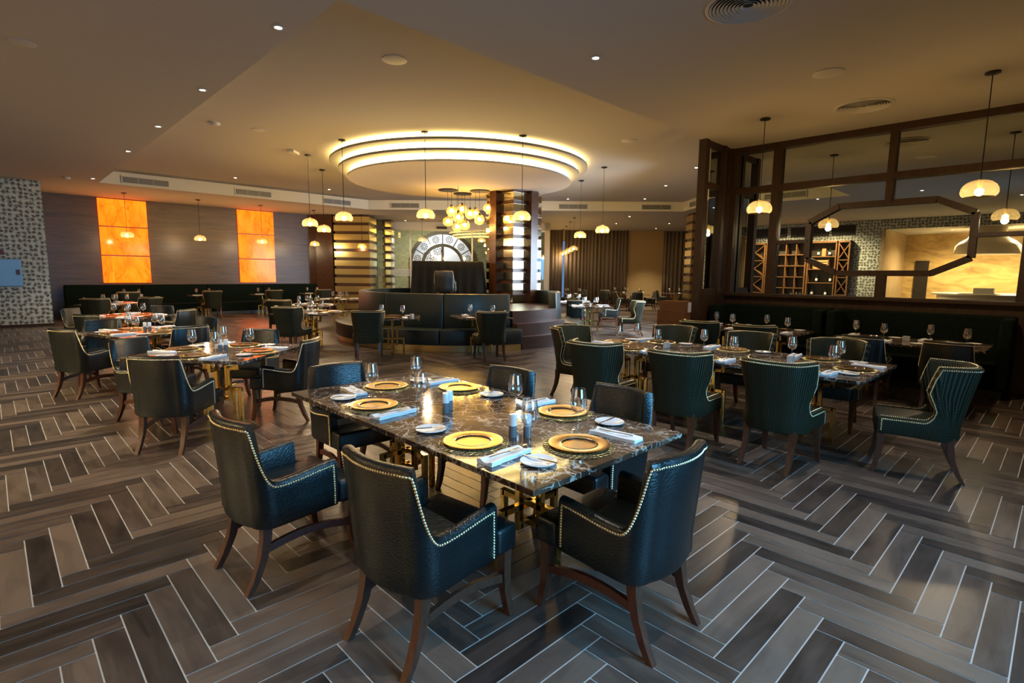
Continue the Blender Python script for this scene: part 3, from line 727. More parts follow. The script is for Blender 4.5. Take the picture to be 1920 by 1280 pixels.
# centre left
square((4.95, 11.3), (1.2, 1.2), 38, 'centre left table',
       [('B', (4.03, 10.62), 35, 'wing chair facing right at the centre left table')])
square((5.95, 13.75), (1.2, 1.2), 45, 'second centre left table',
       [('B', (4.85, 13.2), 40, 'wing chair beyond the first at the centre left, partly hidden')])
square((8.1, 16.3), (1.2, 1.2), 45, 'farthest left table', [])
# tables against the round sofa
for (c, rz, tn, tm, ca_) in (((5.62, 9.15), 55, 'left table at the round sofa', (4.80, 8.62), 62), ((7.10, 8.22), 65, 'right table at the round sofa', (6.55, 7.15), 66)):
    table(c, (0.95, 1.05), rz, 'marble table, ' + tn, 'marble dining tables')
    for lx, ly, f, w in ((-0.25, 0, 0, 'near'), (0.25, 0, 180, 'far')):
        setting(c, rz, lx, ly, f, 'at the %s seat of the %s' % (w, tn), tn, False, side=0.3, nap=-0.25, gl=(0.12, -0.2))
    item('block', c[0] + 0.25, c[1] - 0.3, 0.7505, 0.5, 'on the ' + tn, 'condiments')
    chair('B', tm, ca_, 'wing chair seen from behind at the ' + tn, GB)

# long table on the right, eight wing chairs
LT = (5.84, 2.7)
table(LT, (1.3, 3.15), 0, 'long marble table on gold bases in the right foreground', 'marble dining tables', ((0, -1.0), (0, 0.1), (0, 1.1)))
for lx, ly, f, w in ((-0.43, 0.85, 0, 'near side left'), (-0.43, -0.05, 0, 'near side middle'), (-0.43, -1.0, 0, 'near side right'), (0.43, 0.95, 180, 'far side left'), (0.43, 0.0, 180, 'far side middle'), (0.43, -0.95, 180, 'far side right'), (0, 1.33, -90, 'left end'), (0, -1.36, 90, 'right end')):
    setting(LT, 0, lx, ly, f, 'at the %s seat of the long right table' % w, 'long right table', True)
for i, (x, y) in enumerate(((5.8, 3.3), (5.8, 1.9))):
    item('block', x, y, 0.7505, 0, 'on the %s half of the long right table' % ('left', 'right')[i], 'condiments')
for tm, ang, w in (((4.28, 3.38), 4, 'left of three with backs to us at the long right table'), ((4.36, 2.47), 3, 'middle of three with backs to us at the long right table'), ((4.50, 1.66), -2, 'right of three with backs to us at the long right table'),
                   ((5.62, 0.42), 104, 'side on at the right end of the long table'), ((5.55, 4.78), -95, 'facing us at the left end of the long right table'),
                   ((6.90, 3.70), 186, 'at the left of the far side of the long right table'), ((6.90, 2.66), 183, 'at the middle of the far side of the long right table'), ((6.94, 1.74), 186, 'at the right of the far side of the long right table')):
    chair('B', tm, ang, 'dotted green wing chair ' + w, GB)

# booth tables
for i, (c, tn) in enumerate((((9.05, 3.66), 'left booth table'), ((9.05, 1.5), 'right booth table'))):
    table(c, (1.0, 1.75), 0, 'marble table, %s under the mirror' % tn, 'marble dining tables', ((0, -0.45), (0, 0.45)))
    for lx, ly, f, w in ((-0.28, 0.42, 0, 'near left'), (-0.28, -0.45, 0, 'near right'), (0.28, 0.45, 180, 'far left'), (0.28, -0.42, 180, 'far right')):
        setting(c, 0, lx, ly, f, 'at the %s seat of the %s' % (w, tn), tn, False, side=0.27, nap=-0.25, gl=(0.12, -0.2))
    item('block', c[0], c[1], 0.7505, PI / 2, 'on the ' + tn, 'condiments')
chair('B', (7.68, 3.95), 2, 'wing chair left one at the left booth table, seen from behind', GB)
chair('B', (7.66, 3.1), 4, 'wing chair right one at the left booth table, seen from behind', GB)
chair('A', (7.89, 1.77), 2, 'leather armchair left one at the right booth table, seen from behind', GA)
chair('A', (8.01, 0.93), 2, 'leather armchair right one at the right booth table, seen from behind', GA)

# tables right of the round sofa
square((11.95, 9.2), (1.1, 1.1), 45, 'aisle table',
       [('B', (12.55, 7.85), 135, 'teal wing chair nearest, facing left, at the aisle table')])
square((13.3, 10.9), (1.1, 1.1), 45, 'second aisle table',
       [('A', (13.9, 9.55), 135, 'leather armchair behind the teal wing chair in the aisle'), ('A', (12.35, 10.1), 30, 'leather armchair between the round sofa and the second aisle table')])
for i, (D_, R_, tn, chs) in enumerate(((24.5, 2.75, 'dim far table left of the curtains', ((-0.9, -0.3, 40), (0.7, 0.8, 200))), (27.0, 5.4, 'dim far table against the long curtain', ((-0.9, -0.5, 60), (0.9, -0.6, 150))),
                                (24.5, 5.55, 'dim far table before the beige wall', ((-0.9, 0.1, 0), (1.0, 0.1, 180), (-0.1, -1.0, 90))), (26.5, 8.0, 'dim far table by the right curtain', ((-0.95, 0, 0),)))):
    c = diag(D_, R_); table(c, (1.1, 1.1), math.degrees(DIAG), 'table, ' + tn, 'far tables')
    for k_, (du, dv) in enumerate(((-0.3, 0.3), (0.3, -0.2), (-0.2, -0.35), (0.35, 0.3))):
        x, y = diag(D_ + du, R_ + dv)
        item('glass', x, y, 0.7505, 0, ('front left', 'back right', 'back left', 'front right')[k_] and 'at the %s of the %s' % (('near right', 'far left', 'near left', 'far right')[k_], tn), 'wine glasses on far tables')
    item('napkin', *diag(D_ - 0.3, R_ + 0.1), 0.7505, 0.5, 'on the ' + tn, 'napkins on far tables')
    for k_, (dr, dd, an) in enumerate(chs):
        chair('A', diag(D_ + dd, R_ + dr), math.degrees(DIAG) - 90 + an, 'dark leather armchair %s at the %s' % (('left', 'right', 'nearest')[k_], tn), GA)

# ---------------------------------------------------------------- booths and wall bench
def booth(y0, y1, label, wings):
    r_ = empty('booth_bench', (9.9, (y0 + y1) / 2, 0), 0, label, 'bench', 'green booths under the mirror'); h = (y1 - y0) / 2
    MB().box(-0.30, 0.12, -h, h, 0.12, 0.46).build('seat', DARKG, r_, bevel=(0.03, 3))
    MB().box(0.14, 0.36, -h, h, 0.1, 1.10).build('backrest', DARKG, r_, bevel=(0.03, 3))
    for s_ in wings: MB().box(-0.33, 0.13, min(s_ * h, s_ * (h - 0.14)), max(s_ * h, s_ * (h - 0.14)), 0.12, 1.09).build('side_wing', DARKG, r_, bevel=(0.03, 3))
    MB().box(-0.26, 0.3, -h + 0.05, h - 0.05, 0, 0.12).build('plinth', BLACK, r_)
booth(2.72, 4.62, 'dark green left booth bench under the mirror', (1, -1))
booth(0.45, 2.66, 'dark green right booth bench under the mirror', (1, -1))
bn = empty('wall_bench', (5.95, 22.3, 0), 0, 'long dark green wall bench below the glowing orange panels', 'bench')
xs = [1.72, 3.80, 5.84, 7.85, 10.1]
for x0, x1 in zip(xs, xs[1:]):
    MB().box(x0 - 5.95 + 0.01, x1 - 5.95 - 0.01, -0.55, 0.0, 0.12, 0.45).build('seat', DARKG, bn, bevel=(0.03, 3))
    MB().box(x0 - 5.95 + 0.01, x1 - 5.95 - 0.01, 0.03, 0.3, 0.3, 1.10).build('backrest', DARKG, bn, bevel=(0.03, 3))
MB().box(-4.2, 4.1, -0.48, 0.3, 0, 0.12).build('plinth', BLACK, bn)

# ---------------------------------------------------------------- round sofa on its platform
def sector(mb, r0, r1, z0, z1, a0, a1, n=14, lean=0.0, mi=0):
    """ring sector; angle 0 points at the camera, positive to the right"""
    vs = []; fs = []
    for i in range(n + 1):
        a = math.radians(a0 + (a1 - a0) * i / n); d = Vector(diag(-math.cos(a), math.sin(a)))
        for r_, z_, k in ((r0, z0, 0), (r1, z0, 0), (r1, z1, 1), (r0, z1, 1)):
            rr = r_ - lean * k; vs.append((d.x * rr, d.y * rr, z_))
    for i in range(n):
        for q in range(4): fs.append((i * 4 + q, i * 4 + (q + 1) % 4, i * 4 + 4 + (q + 1) % 4, i * 4 + 4 + q))
    fs += [(0, 1, 2, 3), tuple(range(n * 4, n * 4 + 4))[::-1]]
    return mb.add(vs, fs, mi)
pf = empty('round_platform', (C0.x, C0.y, 0), 0, 'round brown raised platform with curved steps inside the sofa', 'platform')
mb = MB()
STEPM = wood('step_leather_brown', (0.05, 0.022, 0.015), (0.085, 0.04, 0.028), (1, 1, 1), 0.4, 1.5)
MB().lathe([(0.001, 0.8), (2.36, 0.8), (2.36, 0.0)], 64).build('deck', STEPM, pf, smooth=0.5)
for r_, z_ in ((2.60, 0.8), (2.80, 0.535), (3.0, 0.27)):
    sector(MB(), r_ - 0.24, r_, 0, z_, 31, 67, 12).build('step', STEPM, pf, smooth=0.5)
def sofa(angs, label):
    r_ = empty('curved_sofa', (C0.x, C0.y, 0), 0, label, 'sofa', 'round sofa')
    for a0, a1 in zip(angs, angs[1:]):
        sector(MB(), 2.62, 3.12, 0.14, 0.45, a0 + 0.15, a1 - 0.15).build('seat', SOFA, r_, smooth=0.5, bevel=(0.02, 2))
        sector(MB(), 2.40, 2.60, 0.30, 1.17, a0 + 0.15, a1 - 0.15, lean=0.04).build('backrest', SOFA, r_, smooth=0.5, bevel=(0.02, 2))
    sector(MB(), 2.42, 3.04, 0, 0.14, angs[0], angs[-1], 40).build('plinth', GOLD_PL, r_, smooth=0.5)
sofa((-172, -138, -104, -70, -36, -3, 30), 'left and front part of the large dark green round sofa')
sofa((68, 98, 128, 158), 'right part of the round sofa beyond the steps')

# column with mirror bands and timber posts
def band_column(name, D0, D1, R0, R1, z0, z1, rz, nb_, label, world=None, posts=(), bmat=BRONZE_MIR, par_group=None):
    cx_, cy_ = world if world else diag((D0 + D1) / 2, (R0 + R1) / 2)
    hx, hy = ((D1 - D0) / 2, (R1 - R0) / 2)
    root = empty(name, (cx_, cy_, z0), rz, label, 'column', par_group)
    H_ = z1 - z0
    MB().box(-hx + 0.07, hx - 0.07, -hy + 0.07, hy - 0.07, 0, H_).build('core', SLATW, root)
    st = H_ / nb_
    for i in range(nb_):
        zz = i * st + st * 0.12
        MB().box(-hx + 0.02, hx - 0.02, -hy + 0.02, hy - 0.02, zz, zz + st * 0.66).build('mirror_band', bmat, root)
        MB().box(-hx, hx, -hy, hy, zz + st * 0.66, zz + st * 0.72).build('shelf_edge', SLATW, root)
    for u, v in posts: MB().box(u - 0.13, u + 0.13, v - 0.13, v + 0.13, 0, H_).build('timber_post', DWOOD_S, root)
    return root
band_column('mirror_band_column', 0, 1.14, 0, 1.14, 0.8, 3.865, 0, 10, 'tall column of mirror bands with two timber posts inside the round sofa', (10.28 + 0.57, 10.58 + 0.57), ((-0.57, 0.12), (0.12, -0.57)))
band_column('mirror_band_column', 23.0, 24.2, -7.58, -6.03, 0.0, LO, DIAG, 11, 'gold mirror banded column beside the wooden column on the left', bmat=GOLD_SATIN)
band_column('mirror_band_column', 25.0, 25.6, -6.0, -5.55, 0.0, LO, DIAG, 11, 'narrow mirror banded column behind the gold one')
band_column('mirror_band_column', 21.0, 21.8, 6.85, 7.15, 0.0, LO, DIAG, 12, 'narrow slatted column at the far right before the aisle partition', bmat=GOLD_SATIN)

# draped piece and a chair on the platform
mb = MB(); D0_, D1_, R0_, R1_ = 15.0, 15.8, -2.78, -0.86
def drape():
    vs = []; fs = []; per = []
    corners = [(D0_, R0_), (D0_, R1_), (D1_, R1_), (D1_, R0_)]
    for k in range(4):
        p, q = corners[k], corners[(k + 1) % 4]
        nseg = 26 if k % 2 == 0 else 12
        nrm = [(-1, 0), (0, 1), (1, 0), (0, -1)][k]
        for i in range(nseg): t = i / nseg; per.append((p[0] + (q[0] - p[0]) * t, p[1] + (q[1] - p[1]) * t, nrm, len(per)))
    zs = [0.8, 1.1, 1.45, 1.75, 1.9, 1.94]
    for z in zs:
        k_ = (1.94 - z) / 1.14
        for (d_, r_, nn, i) in per:
            o_ = 0.09 * k_ + 0.035 * k_ ** 0.5 * math.sin(i * 1.9) + (-0.03 if z > 1.92 else 0)
            x, y = diag(d_ + nn[0] * o_, r_ + nn[1] * o_); vs.append((x, y, z))
    n_ = len(per)
    for a_ in range(len(zs) - 1):
        for i in range(n_): fs.append((a_ * n_ + i, a_ * n_ + (i + 1) % n_, (a_ + 1) * n_ + (i + 1) % n_, (a_ + 1) * n_ + i))
    fs.append(tuple(range((len(zs) - 1) * n_, len(zs) * n_)))
    o = MB().add(vs, fs).build('covered_furniture', CLOTHB, smooth=0.9)
    tag(o, 'large piece of furniture covered by a black cloth on the platform', 'covered furniture')
drape()
x, y = diag(13.95, -1.78); chair('A', (x, y), math.degrees(DIAG), 'leather armchair seen from behind on the platform before the black cloth', GA, 0.8)

# ---------------------------------------------------------------- orange onyx panels
for gi, (x0, x1) in enumerate(((2.80, 4.16), (7.13, 8.48))):
    for k, (z0, z1) in enumerate(((3.07, 3.96), (2.10, 3.03), (1.16, 2.06))):
        o = MB().box(x0, x1, 22.67, 22.745, z0, z1).build('onyx_panel', ONYX, bevel=(0.004, 1))
        tag(o, '%s glowing orange onyx panel of the %s column on the wall' % (('top', 'middle', 'bottom')[k], ('left', 'right')[gi]), 'light panel', 'orange onyx panels')

# ---------------------------------------------------------------- entrance glazing, room behind, arch
gz = empty('glass_front', (*diag(26.0, -3.4), 0), DIAG, 'glazed entrance front with thin pale frames below the white bulkhead', 'glass partition')
def gb(R0, R1, z0, z1, d0=0.0, d1=0.06): return (d0, d1, -(R1 + 3.4), -(R0 + 3.4), z0, z1)
ALU = mat('pale_aluminium', (0.55, 0.55, 0.48), 0.35, 0.6)
mb = MB()
for R in (-6.5, -4.9, -1.95, 0.1): mb.box(*gb(R - 0.035, R + 0.035, 0, 3.66))
mb.box(*gb(-6.5, 1.5, 3.58, 3.66)); mb.build('frame', ALU, gz)
MB().box(*gb(-6.5, 1.5, 0.02, 3.6, 0.025, 0.032)).build('pane', thin_glass('clear_pane', (0.94, 0.97, 0.94), 0.05), gz)
for k in range(5): MB().box(*gb(-6.45, -4.9, 1.45 + k * 0.07, 1.49 + k * 0.07, 0.02, 0.024)).build('frosted_stripe', PLASTIC_W, gz)
tag(dbox(25.87, 25.985, -3.62, -3.15, 3.68, 3.78).build('door_sensor', BLACK), 'small black sensor box above the entrance glass', 'sensor')
# wall behind the glass with the arch opening: built as pieces round the arch
AC, AR, AZ = -3.87, 1.86, 2.02       # centre R, radius, springing height at D = 30
mb = MB(); npz = 24
D0w, D1w = 30.0, 30.15
pieces = [(-9.0, AC - AR, 0, LO), (AC + AR, 1.6, 0, LO)]
for R0, R1, z0, z1 in pieces: dbox(D0w, D1w, R0, R1, z0, z1, 0, mb)
for i in range(npz):
    t0 = PI * i / npz; t1 = PI * (i + 1) / npz
    r0, r1 = AC - AR * math.cos(t0), AC - AR * math.cos(t1); zz = AZ + AR * min(math.sin(t0), math.sin(t1)); dbox(D0w, D1w, r0, r1, zz, LO, 0, mb)
struct('wall_far_arch', mb, TEXG)
aw = empty('arched_window', (*diag(29.95, AC), 0), DIAG, 'arched window with dark frame and ornate lattice behind the entrance glass', 'window')
def arcbar(mb, r0, r1, a0, a1, x0=-0.05, x1=0.08, n=28):
    vs = []; fs = []
    for i in range(n + 1):
        a = a0 + (a1 - a0) * i / n
        for rr, xx in ((r0, x0), (r1, x0), (r1, x1), (r0, x1)): vs.append((xx, -rr * math.cos(a), AZ + rr * math.sin(a)))
    for i in range(n):
        for q in range(4): fs.append((i * 4 + q, i * 4 + (q + 1) % 4, i * 4 + 4 + (q + 1) % 4, i * 4 + 4 + q))
    return mb.add(vs, fs)
mb = MB(); arcbar(mb, AR - 0.17, AR + 0.02, 0, PI); arcbar(mb, 1.02, 1.18, 0, PI)
for s_ in (-1, 1):
    mb.box(-0.05, 0.08, min(s_ * (AR - 0.17), s_ * (AR + 0.02)), max(s_ * (AR - 0.17), s_ * (AR + 0.02)), 0, AZ); mb.box(-0.05, 0.08, min(s_ * 1.02, s_ * 1.18), max(s_ * 1.02, s_ * 1.18), 0, AZ)
for k in (1, 2, 3, 4, 5):
    a = PI * k / 6; mb.bar((0, -1.1 * math.cos(a), AZ + 1.1 * math.sin(a)), (0, -(AR - 0.1) * math.cos(a), AZ + (AR - 0.1) * math.sin(a)), 0.05, 0.06, up=(1, 0, 0))
mb.box(-0.03, 0.03, -0.07, 0.07, 0, AZ + 1.05); mb.build('frame', mat('dark_bronze_frame', (0.03, 0.018, 0.012), 0.4), aw)
lat = MB()
def rosette(y, z, r):
    for rr in (r, r * 0.45):
        lat.tube([(0, y + rr * math.cos(t), z + rr * math.sin(t)) for t in [2 * PI * i / 14 for i in range(15)]], 0.016, 5, cap=False)
    for k in range(8):
        a = PI * k / 4; lat.bar((0, y + r * 0.45 * math.cos(a), z + r * 0.45 * math.sin(a)), (0, y + r * 1.3 * math.cos(a), z + r * 1.3 * math.sin(a)), 0.022, 0.02, up=(1, 0, 0))
for k in range(6):
    a = PI * (k + 0.5) / 6; rosette(-1.43 * math.cos(a), AZ + 1.43 * math.sin(a), 0.17)
for y, z in ((0.5, 2.25), (0.5, 1.6), (1.43, 1.55), (-1.43, 1.55), (0.85, 2.55), (0.28, 2.8)): rosette(y, z, 0.2)
lat.build('lattice', BLACK, aw)
dbox(32.0, 32.1, -7.5, 0.5, 0, 4.4).build('lobby_wall', mat('bright_lobby_wall', (0.8, 0.8, 0.85), 0.8)).__setitem__('kind', 'structure')
x, y = diag(31.0, -3.9); area_light('lobby_lamp', (x, y, 3.9), (0.35, 0.35, -1), 3.5, 1.2, 38, (0.95, 0.95, 1.0))
x, y = diag(28.3, -4.5); area_light('vestibule_fill', (x, y, 3.95), (0.2, 0.2, -1), 4, 1.5, 80, (1.0, 0.88, 0.62))  # unseen area light without fixture, added to brighten the wall round the arch
# shell-shaped wicker chair behind the glass
sh = empty('lounge_chair', (*diag(27.0, -6.3), 0), DIAG, 'tall curved lounge chair behind the entrance glass', 'chair')
vs = []; fs = []
for i in range(9):
    t = i / 8
    for q in range(9):
        a = PI * (q / 8 - 0.5); wdt = 0.30 * math.sin(PI * (0.12 + 0.8 * t)) ** 0.8
        vs.append((0.16 * math.cos(a) - 0.1, wdt * math.sin(a) - 0.25 * t, 0.75 + 1.25 * t))
for i in range(8):
    for q in range(8): fs.append((i * 9 + q, i * 9 + q + 1, i * 9 + 10 + q, i * 9 + 9 + q))
MB().add(vs, fs).build('shell', mat('copper_wicker', (0.6, 0.34, 0.16), 0.5, 0.4), sh, smooth=1.0)
MB().lathe([(0.001, 0.75), (0.32, 0.72), (0.34, 0.6), (0.05, 0.5), (0.03, 0.03), (0.25, 0.02), (0.25, 0.0)], 20).build('seat', BLACK, sh, smooth=0.6)

# ---------------------------------------------------------------- curtains
def curtain(D_, R0, R1, z0, z1, label, amp=0.07, wl=0.2, diag=diag):
    n_ = int((R1 - R0) / wl * 8); vs = []; fs = []
    for i in range(n_ + 1):
        R = R0 + (R1 - R0) * i / n_; d_ = D_ + amp * math.sin(2 * PI * (R - R0) / wl + 1.3 * math.sin(R * 3.1)) * (0.7 + 0.3 * math.sin(R * 7))
        for z in (z0, z1): vs.append((*diag(d_, R), z))
    for i in range(n_): fs.append((i * 2, i * 2 + 2, i * 2 + 3, i * 2 + 1))
    o = MB().add(vs, fs).build('curtain', CURT, smooth=1.5)
    sol = o.modifiers.new('solid', 'SOLIDIFY'); sol.thickness = 0.006
    tag(o, label, 'curtain', 'floor length curtains')
curtain(29.85, 2.05, 2.72, 0.02, LO, 'dark taupe curtain at the left of the narrow blue gap')
curtain(29.85, 2.84, 6.3, 0.02, LO, 'wide pleated taupe curtain at the far back right')
curtain(29.85, 8.25, 10.2, 0.02, LO, 'taupe curtain at the right of the beige wall')
curtain(-2.4, -9.5, -3.5, 0.02, LO, 'taupe curtain behind the camera, glimpsed in the corner mirror', diag=lambda d, r: (r, d))
struct('window_3', dbox(29.96, 29.99, 2.7, 2.9, 0.1, 3.4), mat('blue_daylit_glass', (0.02, 0.03, 0.05), 0.1, 0, (0.25, 0.5, 1.0), 0.12))
struct('baseboard_curtain', dbox(29.96, 30.0, 6.3, 8.25, 0, 0.1), BROWNW)
# low timber stand beside the partition
st = empty('host_stand', (9.15, 5.05, 0), 0, 'stepped brown timber stand at the end of the mirror partition', 'stand')
STANDW = wood('orange_brown_wood', (0.10, 0.04, 0.014), (0.20, 0.085, 0.03), (1.5, 1.5, 9), 0.3)
MB().box(-0.17, 0.12, -0.25, 0.25, 0.02, 1.15).build('upper_body', STANDW, st, bevel=(0.005, 1)); MB().box(-0.20, -0.1, -0.27, 0.27, 0, 0.98).build('lower_body', STANDW, st)
MB().box(-0.05, 0.10, -0.262, -0.255, 0.95, 1.13).build('white_card', PLASTIC_W, st)

# ---------------------------------------------------------------- pendants
def make_pendant():
    r_ = empty('pendant_lamp')      # origin at the bulb
    lath('shade', [(0.150, -0.045), (0.174, -0.02), (0.183, 0.01), (0.178, 0.05), (0.155, 0.095), (0.115, 0.13), (0.06, 0.15), (0.025, 0.155)], AMBER, r_, 32, 1.2)
    sk_ = lath('socket', [(0.001, 0.175), (0.022, 0.17), (0.026, 0.15), (0.026, 0.085), (0.02, 0.06), (0.001, 0.058)], mat('brass_socket', (0.5, 0.36, 0.14), 0.3, 1), r_, 14)
    MB().sphere((0, 0, 0.012), 0.045, 12, 8).build('bulb', BULB, sk_, smooth=2)
    return r_
pend = make_pendant(); puse = [False]
CORD = {}
def point(name, loc, power, col, rad=0.05):
    d = bpy.data.lights.new(name, 'POINT'); d.energy = power; d.color = col; d.shadow_soft_size = rad
    o = bpy.data.objects.new(name, d); COL.objects.link(o); o.location = loc; return o
def pendant(x, y, zc, zs, label, power=22):
    o = pend if not puse[0] else copy_tree(pend); puse[0] = True
    put(o, (x, y, zs), 0, label, 'amber glass pendant lamps', 'pendant lamp')
    key = round(zc - zs, 2)
    if key not in CORD:
        a1 = MB().tube([(0, 0, 0.17), (0, 0, key - 0.02)], 0.006, 6).mesh('cord', BLACK); a2 = MB().lathe([(0.001, key), (0.075, key), (0.075, key - 0.022), (0.02, key - 0.035), (0.001, key - 0.035)], 20).mesh('ceiling_rose', BLACK, 0.6); CORD[key] = (a1, a2)
    for nm, me in zip(('cord', 'ceiling_rose'), CORD[key]):
        c = bpy.data.objects.new(nm, me); COL.objects.link(c); c.parent = o
    point('pendant_light', (x, y, zs - 0.05), power, (1.0, 0.74, 0.44))
HP = [(5.66, 12.83, 'second from the left above the left tables'), (6.73, 14.38, 'third from the left, right behind the second'), (5.54, 10.87, 'at the left edge of the glowing ring'), (6.37, 9.07, 'before the left of the glowing ring, above the round sofa'), (7.89, 7.88, 'before the banded column'), (11.57, 8.59, 'rightmost of those right of the ring'), (12.73, 10.26, 'right of the ring at its lower edge')]
for x, y, w in HP: pendant(x, y, HI, 2.73, 'amber glass pendant lamp ' + w)
for i, x in enumerate((3.28, 5.35, 7.40, 9.40, 11.45)):
    pendant(x, 20.95, LO, 2.66, 'amber pendant lamp %s in the row before the wood wall' % ('leftmost', 'second', 'third', 'fourth', 'fifth')[i], 14)
for (D_, R_), w in (((24.6, -4.1), 'left before the arched window'), ((24.6, -1.42), 'between arch and column')):
    x, y = diag(D_, R_); pendant(x, y, LO, 3.05, 'small amber pendant lamp ' + w, 12)
for i, (x, y) in enumerate(((18.11, 14.93), (19.46, 16.28), (21.06, 17.86), (22.45, 19.26))):
    pendant(x, y, LO, 2.68, 'amber pendant lamp %s in the diagonal row before the curtains' % ('nearest', 'second', 'third', 'farthest')[i], 10)
pendant(8.69, 3.47, LO, 2.63, 'amber pendant lamp over the left booth table', 14); pendant(8.57, 0.86, LO, 2.63, 'large amber pendant lamp over the right booth table', 14)
# globe cluster under the round drop
def make_globe():
    r_ = empty('globe_lamp')
    prof = [(max(0.02, 0.14 * math.sin(PI * i / 14)), -0.14 * math.cos(PI * i / 14)) for i in range(0, 14)]
    prof[0] = (0.001, -0.14); lath('globe', prof, AMBER, r_, 24, 1.5)
    cp_ = lath('cap', [(0.001, 0.175), (0.03, 0.17), (0.035, 0.145), (0.035, 0.1), (0.001, 0.1)], BLACK, r_, 14)
    MB().sphere((0, 0, 0.01), 0.055, 12, 8).build('bulb', BULB, cp_, smooth=2); return r_
gp = make_globe(); gu = False
GL = [(15.1, -1.80, 3.02, 'far left'), (14.75, -1.66, 3.26, 'upper left'), (15.5, -1.45, 3.4, 'top centre left'), (14.35, -1.44, 3.06, 'centre'), (15.6, -1.6, 2.92, 'low centre'), (15.3, -1.35, 2.94, 'lowest'), (15.0, -1.18, 3.22, 'middle'), (15.6, -1.08, 3.30, 'right of middle'), (14.9, -0.92, 3.06, 'low right'), (15.3, -0.70, 3.42, 'top right')]
can = [(15.05, -1.78), (15.7, -1.45), (15.15, -0.92)]
for i, (D_, R_) in enumerate(can):
    x, y = diag(D_, R_); o = lath('lamp_canopy', [(0.001, 0.0), (0.26, 0.0), (0.26, -0.03), (0.001, -0.035)], BLACK, None, 28); o.location = (x, y, 3.864)
    tag(o, 'round dark ceiling plate of the globe lamps, ' + ('left', 'middle', 'right')[i] + ' one', 'ceiling plate', 'globe lamp ceiling plates')
for D_, R_, z_, w in GL:
    o = gp if not gu else copy_tree(gp); gu = True; x, y = diag(D_, R_)
    put(o, (x, y, z_), 0, 'amber glass globe lamp, %s of the cluster under the ring' % w, 'amber globe lamps', 'pendant lamp')
    c = MB().tube([(0, 0, 0.17), (0, 0, 3.835 - z_)], 0.005, 6).build('cord', BLACK, o)
    point('globe_light', (x, y, z_ - 0.02), 20, (1.0, 0.68, 0.30))

# ---------------------------------------------------------------- downlights, grilles, detectors
dl = empty('downlight'); lath('trim_ring', [(0.035, -0.004), (0.055, -0.006), (0.06, 0.0), (0.035, 0.004)], PAINT, dl, 20); lath('lens', [(0.001, -0.002), (0.037, -0.002)], BULB_SM, dl, 16); du = False
def downlight(x, y, z, w, power=95, col=(1.0, 0.88, 0.72)):
    global du
    o = dl if not du else copy_tree(dl); du = True
    put(o, (x, y, z - 0.003), 0, 'small recessed ceiling downlight ' + w, 'recessed downlights', 'downlight')
    d = bpy.data.lights.new('downlight_beam', 'SPOT'); d.energy = power; d.color = col; d.spot_size = 1.5 if power < 200 else 2.7; d.spot_blend = 0.8; d.shadow_soft_size = 0.04
    s_ = bpy.data.objects.new('downlight_beam', d); COL.objects.link(s_); s_.location = (x, y, z - 0.03)
for i, (x, y) in enumerate(((2.30, 5.67), (2.30, 8.28), (2.30, 10.88), (2.30, 13.57), (2.26, 18.32))):
    downlight(x - 0.05, y, LO, '%s in the row along the left ceiling edge' % ('nearest', 'second', 'third', 'fourth', 'farthest')[i])
downlight(5.03, 3.90, LO, 'alone on the near right ceiling', 90)
for x, y, w in ((2.25, 3.07, 'overhead, above the far half of the front table'), (2.25, 0.46, 'overhead, above the near end of the front table'), (5.03, 1.30, 'overhead, left of the long right table'), (-0.5, 4.5, 'added unseen overhead left of the camera'), (-0.5, 1.2, 'added unseen overhead beside the camera'), (2.3, -1.9, 'added unseen behind the camera'), (6.2, -1.2, 'added unseen behind right of the camera')):  # unseen overhead ones; those beside and behind the camera added to light the foreground
    downlight(x, y, LO, w, 46 if 'table' in w else 18)
for x, y, w in ((5.51, 17.54, 'left one on the far tray ceiling'), (8.46, 17.6, 'second one on the far tray ceiling'), (13.2, 6.92, 'nearest in the right diagonal row'), (15.2, 8.94, 'second in the right diagonal row'), (17.3, 11.0, 'third in the right diagonal row'), (15.5, 13.1, 'beside the ring at the back right')): downlight(x, y, HI, w)
for x, y, w in ((19.2, 12.9, 'nearest on the far right low ceiling'), (21.4, 15.1, 'second on the far right low ceiling'), (22.9, 13.2, 'near the right curtain'), (24.9, 15.1, 'farthest near the right curtain')): downlight(x, y, LO, w, 180, (1.0, 0.80, 0.52))
x, y = diag(25.4, -5.0); downlight(x, y, LO, 'left above the entrance glass', 60); x, y = diag(25.4, -3.1); downlight(x, y, LO, 'right above the entrance glass', 40)
downlight(-8.0, 3.6, 3.6, 'left in the kitchen recess behind the camera', 700, (1.0, 0.78, 0.42)); downlight(-8.0, 1.2, 3.6, 'right in the kitchen recess behind the camera', 700, (1.0, 0.78, 0.42))
downlight(-4.5, 9.6, LO, 'above the wine racks', 500, (1.0, 0.78, 0.42)); downlight(-4.5, 7.4, LO, 'above the bottle shelves', 500, (1.0, 0.78, 0.42))
